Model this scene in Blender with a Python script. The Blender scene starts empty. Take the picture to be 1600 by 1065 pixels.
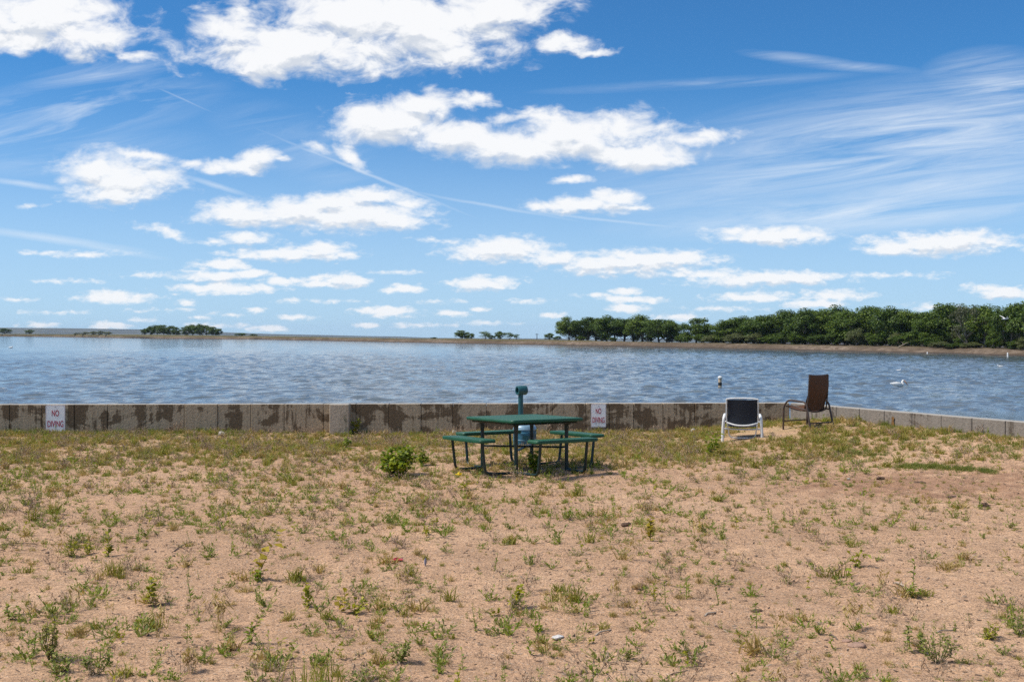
import bpy, bmesh, math, random
import numpy as np
from mathutils import Vector, Matrix

SC = bpy.context.scene
COL = SC.collection
R = math.radians
F = 1700.0          # focal length in photo pixels (1600 wide)
HZ = 519.0          # photo row of the horizon
CAMZ = 1.95         # camera height above the sand
WZ = -2.25          # lake level
rng = np.random.RandomState(7)
random.seed(7)

# ------------------------------------------------------------------ helpers
def tag(o, label=None, cat=None, group=None, kind=None):
    if label: o['label'] = label
    if cat: o['category'] = cat
    if group: o['group'] = group
    if kind: o['kind'] = kind
    return o

def empty(name, loc=(0, 0, 0), rz=0.0):
    o = bpy.data.objects.new(name, None)
    COL.objects.link(o)
    o.location = loc
    o.rotation_euler = (0, 0, rz)
    o.empty_display_size = 0.1
    return o

def link_mesh(name, me, mat=None, parent=None, smooth=False):
    o = bpy.data.objects.new(name, me)
    COL.objects.link(o)
    if mat is not None and not me.materials:
        for m in (mat if isinstance(mat, (list, tuple)) else [mat]):
            me.materials.append(m)
    if parent is not None: o.parent = parent
    if smooth:
        me.polygons.foreach_set('use_smooth', [True] * len(me.polygons))
    return o

def mesh_np(name, V, Fc):
    me = bpy.data.meshes.new(name)
    V = np.asarray(V, dtype=np.float32)
    Fc = np.asarray(Fc, dtype=np.int32)
    n = Fc.shape[1]
    me.vertices.add(len(V)); me.vertices.foreach_set('co', V.ravel())
    me.loops.add(Fc.size); me.loops.foreach_set('vertex_index', Fc.ravel())
    me.polygons.add(len(Fc))
    me.polygons.foreach_set('loop_start', np.arange(0, Fc.size, n, dtype=np.int32))
    me.polygons.foreach_set('loop_total', np.full(len(Fc), n, dtype=np.int32))
    me.update(calc_edges=True)
    me.validate()
    return me

class MB:
    """collects shapes into one mesh"""
    def __init__(s): s.v = []; s.f = []
    def add(s, V, Fc):
        b = len(s.v)
        s.v += [tuple(p) for p in V]
        s.f += [tuple(i + b for i in f) for f in Fc]
        return s
    def box(s, c, d, rz=0.0, bev=0.0, M=None):
        bm = bmesh.new()
        bmesh.ops.create_cube(bm, size=1.0)
        bmesh.ops.scale(bm, vec=Vector(d), verts=bm.verts)
        if bev > 0:
            bmesh.ops.bevel(bm, geom=list(bm.edges), offset=bev, segments=2, affect='EDGES', profile=0.5)
        if M is not None: bmesh.ops.transform(bm, matrix=M, verts=bm.verts)
        bmesh.ops.rotate(bm, cent=(0, 0, 0), matrix=Matrix.Rotation(rz, 3, 'Z'), verts=bm.verts)
        bmesh.ops.translate(bm, vec=Vector(c), verts=bm.verts)
        bm.verts.index_update()
        s.add([v.co[:] for v in bm.verts], [[v.index for v in f.verts] for f in bm.faces])
        bm.free()
        return s
    def tube(s, pts, r, seg=8, flat=1.0, up=None, caps=True):
        pts = [Vector(p) for p in pts]
        n = len(pts)
        rs = r if isinstance(r, (list, tuple)) else [r] * n
        tang = []
        for i in range(n):
            t = pts[min(i + 1, n - 1)] - pts[max(i - 1, 0)]
            tang.append(t.normalized() if t.length > 1e-9 else Vector((0, 0, 1)))
        ref = Vector(up) if up else (Vector((1, 0, 0)) if abs(tang[0].x) < 0.8 else Vector((0, 1, 0)))
        a = (ref - tang[0] * ref.dot(tang[0])).normalized()
        V = []
        for i in range(n):
            a = (a - tang[i] * a.dot(tang[i]))
            a = a.normalized() if a.length > 1e-6 else tang[i].orthogonal().normalized()
            b = tang[i].cross(a)
            for k in range(seg):
                th = 2 * math.pi * k / seg
                V.append(pts[i] + a * (math.cos(th) * rs[i] * flat) + b * (math.sin(th) * rs[i]))
        Fc = []
        for i in range(n - 1):
            for k in range(seg):
                k2 = (k + 1) % seg
                Fc.append((i * seg + k, i * seg + k2, (i + 1) * seg + k2, (i + 1) * seg + k))
        if caps:
            Fc.append(tuple(range(seg - 1, -1, -1)))
            Fc.append(tuple((n - 1) * seg + k for k in range(seg)))
        return s.add(V, Fc)
    def lathe(s, prof, seg=24, c=(0, 0, 0), M=None):
        V = []
        for (r, z) in prof:
            for k in range(seg):
                th = 2 * math.pi * k / seg
                p = Vector((r * math.cos(th), r * math.sin(th), z))
                if M is not None: p = M @ p
                V.append(p + Vector(c))
        Fc = []
        for i in range(len(prof) - 1):
            for k in range(seg):
                k2 = (k + 1) % seg
                Fc.append((i * seg + k, i * seg + k2, (i + 1) * seg + k2, (i + 1) * seg + k))
        if prof[0][0] > 1e-6: Fc.append(tuple(range(seg - 1, -1, -1)))
        if prof[-1][0] > 1e-6: Fc.append(tuple((len(prof) - 1) * seg + k for k in range(seg)))
        return s.add(V, Fc)
    def prism(s, outline, z0, z1, edge=0.0):
        """rounded slab from a 2-D outline; edge = softened rim"""
        n = len(outline)
        cx = sum(p[0] for p in outline) / n; cy = sum(p[1] for p in outline) / n
        rings = []
        def ring(k, z): return [(cx + (x - cx) * k, cy + (y - cy) * k, z) for x, y in outline]
        if edge > 0:
            size = max(math.hypot(x - cx, y - cy) for x, y in outline)
            q = 1 - edge / size
            rings = [ring(q, z0), ring(1, z0 + edge), ring(1, z1 - edge), ring(q, z1)]
        else:
            rings = [ring(1, z0), ring(1, z1)]
        V = [p for r_ in rings for p in r_]
        Fc = []
        for i in range(len(rings) - 1):
            for k in range(n):
                k2 = (k + 1) % n
                Fc.append((i * n + k, i * n + k2, (i + 1) * n + k2, (i + 1) * n + k))
        Fc.append(tuple(range(n - 1, -1, -1)))
        Fc.append(tuple((len(rings) - 1) * n + k for k in range(n)))
        return s.add(V, Fc)
    def grid(s, P):
        """P[i][j] points"""
        m, n = len(P), len(P[0])
        V = [p for row in P for p in row]
        Fc = [(i * n + j, i * n + j + 1, (i + 1) * n + j + 1, (i + 1) * n + j) for i in range(m - 1) for j in range(n - 1)]
        return s.add(V, Fc)
    def build(s, name, mat, parent=None, smooth=False):
        me = bpy.data.meshes.new(name)
        me.from_pydata([tuple(p) for p in s.v], [], s.f)
        me.update()
        return link_mesh(name, me, mat, parent, smooth)

def auto_smooth(o, ang=35):
    me = o.data
    me.polygons.foreach_set('use_smooth', [True] * len(me.polygons))
    try: me.set_sharp_from_angle(angle=R(ang))
    except Exception: pass
    return o

def rrect(w, d, r, n=6):
    out = []
    for (sx, sy, a0) in ((1, 1, 0), (-1, 1, 90), (-1, -1, 180), (1, -1, 270)):
        for k in range(n + 1):
            a = R(a0 + 90 * k / n)
            out.append((sx * (w / 2 - r) + r * math.cos(a), sy * (d / 2 - r) + r * math.sin(a)))
    return out

def smooth_path(pts, n=6):
    """Catmull-Rom through pts"""
    P = [Vector(p) for p in pts]
    P = [P[0] * 2 - P[1]] + P + [P[-1] * 2 - P[-2]]
    out = []
    for i in range(1, len(P) - 2):
        for k in range(n):
            t = k / n
            a, b, c, d = P[i - 1], P[i], P[i + 1], P[i + 2]
            out.append(0.5 * ((2 * b) + (c - a) * t + (2 * a - 5 * b + 4 * c - d) * t * t + (3 * b - a - 3 * c + d) * t ** 3))
    out.append(P[-2])
    return out

def bend(pts, r=0.06, n=5):
    """polyline with rounded corners"""
    P = [Vector(p) for p in pts]
    out = [P[0]]
    for i in range(1, len(P) - 1):
        a, b, c = P[i - 1], P[i], P[i + 1]
        d1 = (a - b); d2 = (c - b)
        q = min(r, d1.length * .45, d2.length * .45)
        p0 = b + d1.normalized() * q; p1 = b + d2.normalized() * q
        for k in range(n + 1):
            t = k / n
            out.append(p0.lerp(b, t).lerp(b.lerp(p1, t), t))
    out.append(P[-1])
    return out

def sstep(a, b, x):
    t = np.clip((x - a) / (b - a), 0, 1)
    return t * t * (3 - 2 * t)

_perm = np.random.RandomState(3).rand(256, 256)
def vnoise(x, y):
    x = np.asarray(x, float); y = np.asarray(y, float)
    xi = np.floor(x).astype(int); yi = np.floor(y).astype(int)
    fx = x - xi; fy = y - yi
    fx = fx * fx * (3 - 2 * fx); fy = fy * fy * (3 - 2 * fy)
    g = lambda i, j: _perm[i % 256, j % 256]
    return (g(xi, yi) * (1 - fx) + g(xi + 1, yi) * fx) * (1 - fy) + (g(xi, yi + 1) * (1 - fx) + g(xi + 1, yi + 1) * fx) * fy
def fbm(x, y, o=4):
    t = 0; a = .5; 
    for k in range(o):
        t = t + a * vnoise(x * 2 ** k + 17.3 * k, y * 2 ** k + 5.1 * k); a *= .5
    return t

# ------------------------------------------------------------------ node helpers
def N(nt, typ, ins=None, **at):
    n = nt.nodes.new(typ)
    for k, v in at.items(): setattr(n, k, v)
    for k, v in (ins or {}).items():
        s = n.inputs[k]
        if isinstance(v, bpy.types.NodeSocket): nt.links.new(v, s)
        else: s.default_value = v
    return n
def MA(nt, op, a, b=None, c=None, clamp=False):
    n = nt.nodes.new('ShaderNodeMath'); n.operation = op; n.use_clamp = clamp
    for i, v in enumerate((a, b, c)):
        if v is None: continue
        if isinstance(v, bpy.types.NodeSocket): nt.links.new(v, n.inputs[i])
        else: n.inputs[i].default_value = v
    return n.outputs[0]
def RAMP(nt, fac, stops, interp='LINEAR'):
    n = nt.nodes.new('ShaderNodeValToRGB')
    n.color_ramp.interpolation = interp
    el = n.color_ramp.elements
    while len(el) < len(stops): el.new(0.5)
    for e, (p, c) in zip(el, stops):
        e.position = p
        e.color = (c[0], c[1], c[2], 1) if hasattr(c, '__len__') else (c, c, c, 1)
    nt.links.new(fac, n.inputs[0])
    return n.outputs[0]
def MIX(nt, fac, a, b, mode='MIX'):
    n = nt.nodes.new('ShaderNodeMix'); n.data_type = 'RGBA'; n.blend_type = mode
    for i, v in ((0, fac), (6, a), (7, b)):
        if isinstance(v, bpy.types.NodeSocket): nt.links.new(v, n.inputs[i])
        elif i == 0: n.inputs[0].default_value = v
        else: n.inputs[i].default_value = (v[0], v[1], v[2], 1)
    return n.outputs[2]
def NOISE(nt, vec, scale, detail=4, rough=.55, dist=0.0):
    return N(nt, 'ShaderNodeTexNoise', {'Vector': vec, 'Scale': scale, 'Detail': detail, 'Roughness': rough, 'Distortion': dist}).outputs['Fac']
def SCALED(nt, vec, s, rot=(0, 0, 0)):
    return N(nt, 'ShaderNodeMapping', {'Vector': vec, 'Scale': s, 'Rotation': rot}).outputs[0]

def new_mat(name):
    m = bpy.data.materials.new(name); m.use_nodes = True
    nt = m.node_tree
    nt.nodes.clear()
    out = nt.nodes.new('ShaderNodeOutputMaterial')
    b = nt.nodes.new('ShaderNodeBsdfPrincipled')
    nt.links.new(b.outputs[0], out.inputs[0])
    return m, nt, b, out
def put(nt, b, k, v):
    s = b.inputs[k]
    if isinstance(v, bpy.types.NodeSocket): nt.links.new(v, s)
    elif hasattr(v, '__len__'): s.default_value = (v[0], v[1], v[2], 1)
    else: s.default_value = v
def bump(nt, b, h, strength, dist):
    n = N(nt, 'ShaderNodeBump', {'Height': h, 'Strength': strength, 'Distance': dist})
    nt.links.new(n.outputs[0], b.inputs['Normal'])
    return n

def simple_mat(name, col, rough=.6, var=.12, scale=6.0, bumpd=0.0, spec=.5, metal=0.0):
    """one painted / natural material with mottled wear"""
    m, nt, b, out = new_mat(name)
    tc = N(nt, 'ShaderNodeTexCoord').outputs['Object']
    n = NOISE(nt, tc, scale, 5, .6)
    c0 = [max(0, c * (1 - var * 2)) for c in col]; c1 = [min(1, c * (1 + var * 1.6)) for c in col]
    put(nt, b, 'Base Color', RAMP(nt, n, [(.3, c0), (.5, col), (.72, c1)]))
    put(nt, b, 'Roughness', MA(nt, 'MULTIPLY_ADD', n, .3, rough - .15))
    b.inputs['Specular IOR Level'].default_value = spec
    b.inputs['Metallic'].default_value = metal
    if bumpd: bump(nt, b, NOISE(nt, tc, scale * 8, 4, .6), .6, bumpd)
    return m

def leaf_mat(name, ca, cb, cc=None, trans=.3, rough=.55):
    m, nt, b, out = new_mat(name)
    geo = N(nt, 'ShaderNodeNewGeometry')
    rnd = geo.outputs['Random Per Island']
    oi = N(nt, 'ShaderNodeObjectInfo').outputs['Random']
    f = MA(nt, 'FRACT', MA(nt, 'ADD', MA(nt, 'MULTIPLY', rnd, .8), MA(nt, 'MULTIPLY', oi, .3)))
    stops = [(0, ca), (.6, cb)] + ([(1, cc)] if cc else [(1, [c * 1.15 for c in cb])])
    col = RAMP(nt, f, stops)
    put(nt, b, 'Base Color', col)
    put(nt, b, 'Roughness', rough)
    b.inputs['Specular IOR Level'].default_value = .3
    tr = N(nt, 'ShaderNodeBsdfTranslucent', {'Color': MIX(nt, 1.0, col, (1.3, 1.35, .8), 'MULTIPLY')})
    mx = N(nt, 'ShaderNodeMixShader', {0: trans, 1: b.outputs[0], 2: tr.outputs[0]})
    nt.links.new(mx.outputs[0], out.inputs[0])
    return m

# ------------------------------------------------------------------ camera
cam = bpy.data.cameras.new('camera')
cam_o = bpy.data.objects.new('camera', cam)
COL.objects.link(cam_o)
cam_o.location = (0, 0, CAMZ)
cam_o.rotation_euler = (R(90), 0, 0)
cam.sensor_width = 36; cam.lens = 36 * F / 1600
cam.shift_y = -(532.5 - HZ) / 1600
cam.clip_end = 20000; cam.clip_start = .1
SC.camera = cam_o

# ------------------------------------------------------------------ the shape of the beach
WALL_TOP = CAMZ - 111 / 80.5           # 0.571
def on_top(px, py):                     # a point of the wall crest from its pixel
    D = (CAMZ - WALL_TOP) * F / (py - HZ)
    return ((px - 800) / F * D, D)
WL = on_top(0, 631.8); WC = on_top(1234, 629.3); WR = on_top(1600, 659.5)
dl = ((WC[0] - WL[0]), (WC[1] - WL[1])); L_ = math.hypot(*dl); DL = (dl[0] / L_, dl[1] / L_)
dr = ((WR[0] - WC[0]), (WR[1] - WC[1])); L_ = math.hypot(*dr); DR = (dr[0] / L_, dr[1] / L_)
def wall_y(x):
    yl = WC[1] + (x - WC[0]) * DL[1] / DL[0]
    yr = WC[1] + (x - WC[0]) * DR[1] / DR[0]
    return np.where(x < WC[0], yl, yr)
def dist_right(x, y):                   # distance on the beach side of the angled wall
    return -((x - WC[0]) * DR[1] * -1 + (y - WC[1]) * DR[0]) * 1.0
def gz(x, y):
    x = np.asarray(x, float); y = np.asarray(y, float)
    nx, ny = -DR[1], DR[0]              # normal of the angled wall pointing to the lake
    dw = -((x - WC[0]) * nx + (y - WC[1]) * ny)
    along = (x - WC[0]) * DR[0] + (y - WC[1]) * DR[1]
    z = .31 * (1 - sstep(.2, 4.2, dw)) * sstep(-2.2, 1.6, along)
    # mound of disturbed soil on the right
    mx = (x - 5.2) / 2.0; my = (y - 13.6) / 1.3
    sw = np.exp(-(mx * mx + my * my))
    z = z + .10 * sw + sw * (fbm(x * 4.2 + 7, y * 5.0 + 2, 3) - .44) * .13
    dwl = wall_y(x) - y
    z = z + .03 * (1 - sstep(0, 1.2, dwl)) - .02
    z = z + (fbm(x * .35 + 40, y * .5 + 9, 3) - .44) * .16 * sstep(3, 7, y)
    z = z + (fbm(x * 2.1, y * 2.6, 3) - .44) * .06
    z = z + (fbm(x * 6.1 + 3, y * 7.7, 2) - .37) * .04
    return z
def G(px, py):
    """the point of the sand seen at a photo pixel"""
    lo, hi = 3.0, 40.0
    for _ in range(50):
        D = (lo + hi) / 2
        x = (px - 800) / F * D
        zr = CAMZ - (py - HZ) / F * D
        if zr > float(gz(x, D)): lo = D
        else: hi = D
    D = (lo + hi) / 2
    x = (px - 800) / F * D
    return Vector((x, D, float(gz(x, D))))
def Wt(px, py):
    """the point of the lake seen at a photo pixel"""
    D = (CAMZ - WZ) * F / (py - HZ)
    return Vector(((px - 800) / F * D, D, WZ))

# ------------------------------------------------------------------ materials
def mat_sand():
    m, nt, b, out = new_mat('sand')
    tc = N(nt, 'ShaderNodeTexCoord').outputs['Object']
    big = NOISE(nt, tc, .45, 4, .6)
    mid = NOISE(nt, tc, 4.5, 6, .65)
    fine = NOISE(nt, tc, 60, 4, .7)
    grit = N(nt, 'ShaderNodeTexVoronoi', {'Vector': tc, 'Scale': 95.0}, feature='F1').outputs['Color']
    gv = N(nt, 'ShaderNodeSeparateColor', {0: grit}).outputs[0]
    c = RAMP(nt, big, [(.32, (.52, .315, .185)), (.5, (.63, .38, .225)), (.68, (.71, .45, .27))])
    c = MIX(nt, MA(nt, 'MULTIPLY', RAMP(nt, mid, [(.42, 0), (.62, 1)]), .45), c, (.42, .26, .15))
    c = MIX(nt, RAMP(nt, fine, [(.38, .85), (.50, 0)]), c, (.21, .135, .09))
    c = MIX(nt, RAMP(nt, gv, [(.9, 0), (.97, .5)]), c, (.62, .5, .4))
    c = MIX(nt, RAMP(nt, gv, [(.03, .5), (.09, 0)]), c, (.12, .08, .06))
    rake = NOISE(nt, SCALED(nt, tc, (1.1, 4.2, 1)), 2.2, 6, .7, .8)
    c = MIX(nt, MA(nt, 'MULTIPLY', RAMP(nt, rake, [(.47, 0), (.5, 1), (.53, 0)]), .42), c, (.27, .165, .105))  # dark streaks: ridge shadows painted into the sand colour, along with debris lines
    chip = NOISE(nt, SCALED(nt, tc, (9, 14, 1)), 1.0, 5, .72, .5)
    c = MIX(nt, RAMP(nt, chip, [(.57, 0), (.67, .8)]), c, (.21, .125, .08))
    # dark red-brown soil of the mound
    p = N(nt, 'ShaderNodeSeparateXYZ', {0: tc})
    dx = MA(nt, 'DIVIDE', MA(nt, 'SUBTRACT', p.outputs[0], 5.2), 2.4)
    dy = MA(nt, 'DIVIDE', MA(nt, 'SUBTRACT', p.outputs[1], 13.7), 1.5)
    d2 = MA(nt, 'ADD', MA(nt, 'MULTIPLY', dx, dx), MA(nt, 'MULTIPLY', dy, dy))
    soil = MA(nt, 'ADD', MA(nt, 'SUBTRACT', 1.0, d2), MA(nt, 'MULTIPLY', MA(nt, 'SUBTRACT', mid, .5), 3.0))
    c = MIX(nt, MA(nt, 'MULTIPLY', RAMP(nt, soil, [(.2, 0), (.9, 1)]), .62), c, (.27, .14, .085))
    # dusty thatch towards the wall
    th = MA(nt, 'ADD', MA(nt, 'MULTIPLY', MA(nt, 'SUBTRACT', p.outputs[1], 15.5), .22), MA(nt, 'MULTIPLY', MA(nt, 'SUBTRACT', mid, .5), 4.0))
    c = MIX(nt, MA(nt, 'MULTIPLY', RAMP(nt, th, [(.2, 0), (1, 1)]), .42), c, (.40, .30, .13))
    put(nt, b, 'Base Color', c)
    put(nt, b, 'Roughness', .95)
    b.inputs['Specular IOR Level'].default_value = .15
    h = MA(nt, 'ADD', MA(nt, 'MULTIPLY', mid, 1.0), MA(nt, 'ADD', MA(nt, 'ADD', MA(nt, 'MULTIPLY', rake, .7), MA(nt, 'MULTIPLY', fine, .35)), MA(nt, 'MULTIPLY', gv, .08)))
    bump(nt, b, h, 1.0, .045)
    return m

def mat_water():
    m, nt, b, out = new_mat('lake_water')
    tc = N(nt, 'ShaderNodeTexCoord').outputs['Object']
    v1 = SCALED(nt, tc, (.95, 1.0, 1), (0, 0, R(14)))
    v2 = SCALED(nt, tc, (1.0, .9, 1), (0, 0, R(-24)))
    a = NOISE(nt, v1, 1.1, 4, .6, .3)
    c = NOISE(nt, v2, 3.1, 4, .6, .2)
    h = MA(nt, 'ADD', MA(nt, 'MULTIPLY', a, 1.0), MA(nt, 'MULTIPLY', c, .34))
    wide = NOISE(nt, SCALED(nt, tc, (.012, .03, 1)), 1.0, 3, .5)
    far_w = NOISE(nt, SCALED(nt, tc, (.42, .36, 1)), 1.0, 3, .6, .3)
    h = MA(nt, 'ADD', h, MA(nt, 'MULTIPLY', far_w, 3.6))
    gust = RAMP(nt, NOISE(nt, SCALED(nt, tc, (.34, .07, 1), (0, 0, R(8))), 1.0, 5, .65), [(.36, .5), (.62, 1.0)])
    put(nt, b, 'Base Color', MIX(nt, RAMP(nt, wide, [(.35, 0), (.65, 1)]), (.078, .104, .120), (.094, .114, .124)))
    put(nt, b, 'Roughness', MA(nt, 'MULTIPLY_ADD', gust, .05, .03))
    b.inputs['IOR'].default_value = 1.33
    bn = bump(nt, b, h, .6, .24)
    nt.links.new(MA(nt, 'MULTIPLY', gust, .40), bn.inputs['Strength'])
    return m

def mat_concrete(name, base, dark, amount, joints):
    m, nt, b, out = new_mat(name)
    tc = N(nt, 'ShaderNodeTexCoord').outputs['Object']
    p = N(nt, 'ShaderNodeSeparateXYZ', {0: tc})
    n1 = NOISE(nt, SCALED(nt, tc, (1.0, 1, 1.35)), 1.35, 7, .66, .9)
    n2 = NOISE(nt, SCALED(nt, tc, (9, 1, .8)), 1.3, 4, .6)
    n3 = NOISE(nt, tc, 22, 5, .65)
    # dampness runs down the form joints: distance to the next joint
    q = MA(nt, 'PINGPONG', p.outputs[0], joints / 2)
    edge = MA(nt, 'SUBTRACT', .16, q)
    st = MA(nt, 'ADD', MA(nt, 'MULTIPLY', MA(nt, 'SUBTRACT', n1, .5), 3.4), MA(nt, 'ADD', MA(nt, 'MULTIPLY', edge, 1.5), MA(nt, 'MULTIPLY', MA(nt, 'SUBTRACT', n2, .5), 1.5)))
    mask = RAMP(nt, st, [(max(0, .16 - amount), 0), (.46 - amount * .9, 1)])
    c = MIX(nt, RAMP(nt, n3, [(.3, 0), (.7, 1)]), [k * .82 for k in base], [k * 1.15 for k in base])
    c = MIX(nt, MA(nt, 'MULTIPLY', RAMP(nt, n2, [(.45, 0), (.65, 1)]), .4), c, [(k + d) / 2 for k, d in zip(base, dark)])
    c = MIX(nt, MA(nt, 'MULTIPLY', mask, .9), c, MIX(nt, n3, [k * .7 for k in dark], [k * 1.35 for k in dark]))
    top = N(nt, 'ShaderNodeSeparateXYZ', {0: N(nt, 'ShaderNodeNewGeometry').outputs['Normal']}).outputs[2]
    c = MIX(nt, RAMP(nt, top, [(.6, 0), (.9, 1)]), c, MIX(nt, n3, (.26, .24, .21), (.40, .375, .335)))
    put(nt, b, 'Base Color', c)
    put(nt, b, 'Roughness', .9)
    b.inputs['Specular IOR Level'].default_value = .2
    bump(nt, b, MA(nt, 'ADD', n3, MA(nt, 'MULTIPLY', n2, .6)), .7, .02)
    return m, nt, c

def mat_bank():
    m, nt, b, out = new_mat('bank_earth')
    tc = N(nt, 'ShaderNodeTexCoord').outputs['Object']
    n1 = NOISE(nt, SCALED(nt, tc, (.06, .06, .4)), 1.0, 5, .6)
    n2 = NOISE(nt, tc, .8, 6, .7)
    p = N(nt, 'ShaderNodeSeparateXYZ', {0: tc})
    c = RAMP(nt, n1, [(.3, (.085, .062, .043)), (.5, (.15, .11, .078)), (.7, (.27, .205, .155))])
    c = MIX(nt, RAMP(nt, n2, [(.42, 0), (.60, .8)]), c, (.085, .06, .04))
    gr = MA(nt, 'ADD', MA(nt, 'MULTIPLY', MA(nt, 'SUBTRACT', p.outputs[2], WZ + .95), 1.8), MA(nt, 'MULTIPLY', MA(nt, 'SUBTRACT', n2, .5), 3.0))
    c = MIX(nt, MA(nt, 'MULTIPLY', RAMP(nt, gr, [(.1, 0), (.8, 1)]), .8), c, (.105, .092, .036))
    wet = MA(nt, 'SUBTRACT', p.outputs[2], WZ)
    c = MIX(nt, RAMP(nt, wet, [(.12, .8), (.3, 0)]), c, (.05, .04, .035))
    put(nt, b, 'Base Color', c); put(nt, b, 'Roughness', .95)
    b.inputs['Specular IOR Level'].default_value = .1
    bump(nt, b, n2, 1.0, .4)
    return m

M = {}
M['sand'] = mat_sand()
M['water'] = mat_water()
M['wall'], _nt, _c = mat_concrete('stained_concrete', (.40, .305, .205), (.115, .076, .044), .33, .61)
M['wall_clean'], _nt, _c = mat_concrete('grey_concrete', (.235, .20, .165), (.09, .07, .052), -.16, .61)
M['pilaster'], _nt, _c = mat_concrete('patched_concrete', (.46, .365, .27), (.13, .12, .075), -.04, 5.0)
M['bank'] = mat_bank()
M['green_paint'] = simple_mat('green_coating', (.005, .070, .030), .55, .12, 5)
M['green_steel'] = simple_mat('dark_green_steel', (.004, .018, .015), .4, .15, 8)
M['teal'] = simple_mat('teal_paint', (.012, .075, .085), .4, .2, 6)
M['blue_drum'] = simple_mat('faded_blue_plastic', (.035, .13, .19), .35, .25, 7)
M['blue_lid'] = simple_mat('pale_blue_lid', (.17, .28, .36), .35, .12, 7)
M['white_metal'] = simple_mat('white_powder_coat', (.74, .73, .70), .4, .06, 9)
M['white_paint'] = simple_mat('white_sign_face', (.86, .83, .81), .45, .05, 14)
M['sign_red'] = simple_mat('sign_red', (.42, .010, .035), .5, .15, 30)
M['sign_pink'] = simple_mat('faded_red_line', (.60, .40, .40), .5, .1, 30)
M['bolt'] = simple_mat('zinc_bolt', (.35, .34, .33), .4, .1, 40, 0, .5, .7)
M['brown_frame'] = simple_mat('bronze_frame', (.06, .036, .024), .45, .15, 9)
M['black_rubber'] = simple_mat('black_band', (.012, .012, .012), .6, .2, 9)
M['buoy'] = simple_mat('weathered_buoy', (.52, .38, .24), .6, .15, 8)
M['buoy_cap'] = simple_mat('white_cap', (.72, .70, .66), .5, .1, 8)
M['feather_white'] = simple_mat('white_feathers', (.78, .76, .72), .8, .05, 12)
M['bill'] = simple_mat('orange_bill', (.55, .30, .16), .5, .1, 12)
M['dark_feather'] = simple_mat('dark_wing_tip', (.06, .055, .05), .8, .1, 12)
M['rock'] = simple_mat('pale_rock', (.40, .35, .28), .9, .2, 14, .01)
M['red_rock'] = simple_mat('reddish_sandstone', (.33, .20, .14), .9, .2, 12, .01)
M['soil'] = simple_mat('dark_clod', (.11, .062, .038), .95, .3, 30, .01)
M['manure'] = simple_mat('brown_lump', (.24, .14, .05), .95, .3, 30, .01)
M['stick'] = simple_mat('bleached_wood', (.36, .29, .22), .85, .2, 18, .004)
M['stick_dark'] = simple_mat('dark_twig', (.13, .095, .07), .9, .2, 18)
M['red_plastic'] = simple_mat('red_plastic', (.45, .03, .04), .4, .1, 18)
M['grey_feather'] = simple_mat('grey_quill', (.20, .19, .24), .7, .2, 18)
M['foil'] = simple_mat('crumpled_foil', (.62, .58, .54), .6, .2, 22, .01, .4, .0)
M['post_dark'] = simple_mat('dark_post', (.05, .04, .032), .9, .2, 6)
M['bark'] = simple_mat('grey_bark', (.15, .125, .10), .9, .25, 3, .02)
M['stem'] = simple_mat('weed_stem', (.14, .13, .05), .8, .2, 12)
M['dry_stem'] = simple_mat('dry_stem', (.30, .205, .13), .85, .25, 20)
M['tree_dark'] = leaf_mat('cottonwood_leaves', (.016, .036, .004), (.066, .112, .008), (.155, .21, .022), .22)
M['tree_mid'] = leaf_mat('light_cottonwood_leaves', (.022, .043, .005), (.085, .135, .009), (.19, .24, .026), .22)
M['tree_olive'] = leaf_mat('olive_leaves', (.06, .075, .022), (.13, .15, .05), (.21, .21, .085), .25)
M['tree_grey'] = leaf_mat('sparse_grey_leaves', (.055, .06, .032), (.11, .115, .06), (.17, .155, .10), .2)
M['sage'] = leaf_mat('sage_leaves', (.115, .145, .03), (.22, .245, .05), (.36, .345, .09))
M['leaf_green'] = leaf_mat('fresh_leaves', (.08, .14, .012), (.19, .245, .02), (.33, .345, .045))
M['leaf_lime'] = leaf_mat('yellow_green_leaves', (.16, .17, .012), (.28, .27, .02), (.42, .36, .035))
M['bush'] = leaf_mat('bush_leaves', (.09, .14, .010), (.21, .25, .018), (.40, .40, .04), .4)
M['leaf_gold'] = leaf_mat('yellowed_leaves', (.24, .18, .02), (.33, .26, .025), (.42, .32, .04))
M['grass'] = leaf_mat('grass_blades', (.14, .15, .022), (.26, .24, .04), (.42, .34, .09))
M['dry_grass'] = leaf_mat('dry_blades', (.26, .175, .06), (.40, .28, .10), (.55, .42, .19))
M['verge'] = leaf_mat('wall_grass', (.085, .12, .018), (.16, .19, .03), (.29, .27, .075))
M['petal'] = leaf_mat('yellow_petals', (.65, .45, .02), (.75, .55, .03))

def mat_sling(name, ca, cb):
    m, nt, b, out = new_mat(name)
    tc = N(nt, 'ShaderNodeTexCoord').outputs['Object']
    w = N(nt, 'ShaderNodeTexWave', {'Vector': tc, 'Scale': 38.0, 'Distortion': .6, 'Detail': 2.0}, bands_direction='Z').outputs['Fac']
    w2 = N(nt, 'ShaderNodeTexWave', {'Vector': tc, 'Scale': 30.0, 'Distortion': .6, 'Detail': 2.0}, bands_direction='X').outputs['Fac']
    n = NOISE(nt, tc, 5, 4, .6)
    c = MIX(nt, MA(nt, 'MULTIPLY', w, w2), ca, cb)
    c = MIX(nt, MA(nt, 'MULTIPLY', n, .35), c, [k * 1.7 for k in cb])
    put(nt, b, 'Base Color', c); put(nt, b, 'Roughness', .75)
    b.inputs['Specular IOR Level'].default_value = .25
    bump(nt, b, w, .4, .004)
    return m
M['sling_black'] = mat_sling('black_mesh_sling', (.014, .017, .023), (.035, .040, .052))
M['sling_brown'] = mat_sling('brown_wicker_sling', (.065, .027, .012), (.13, .060, .028))

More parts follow.
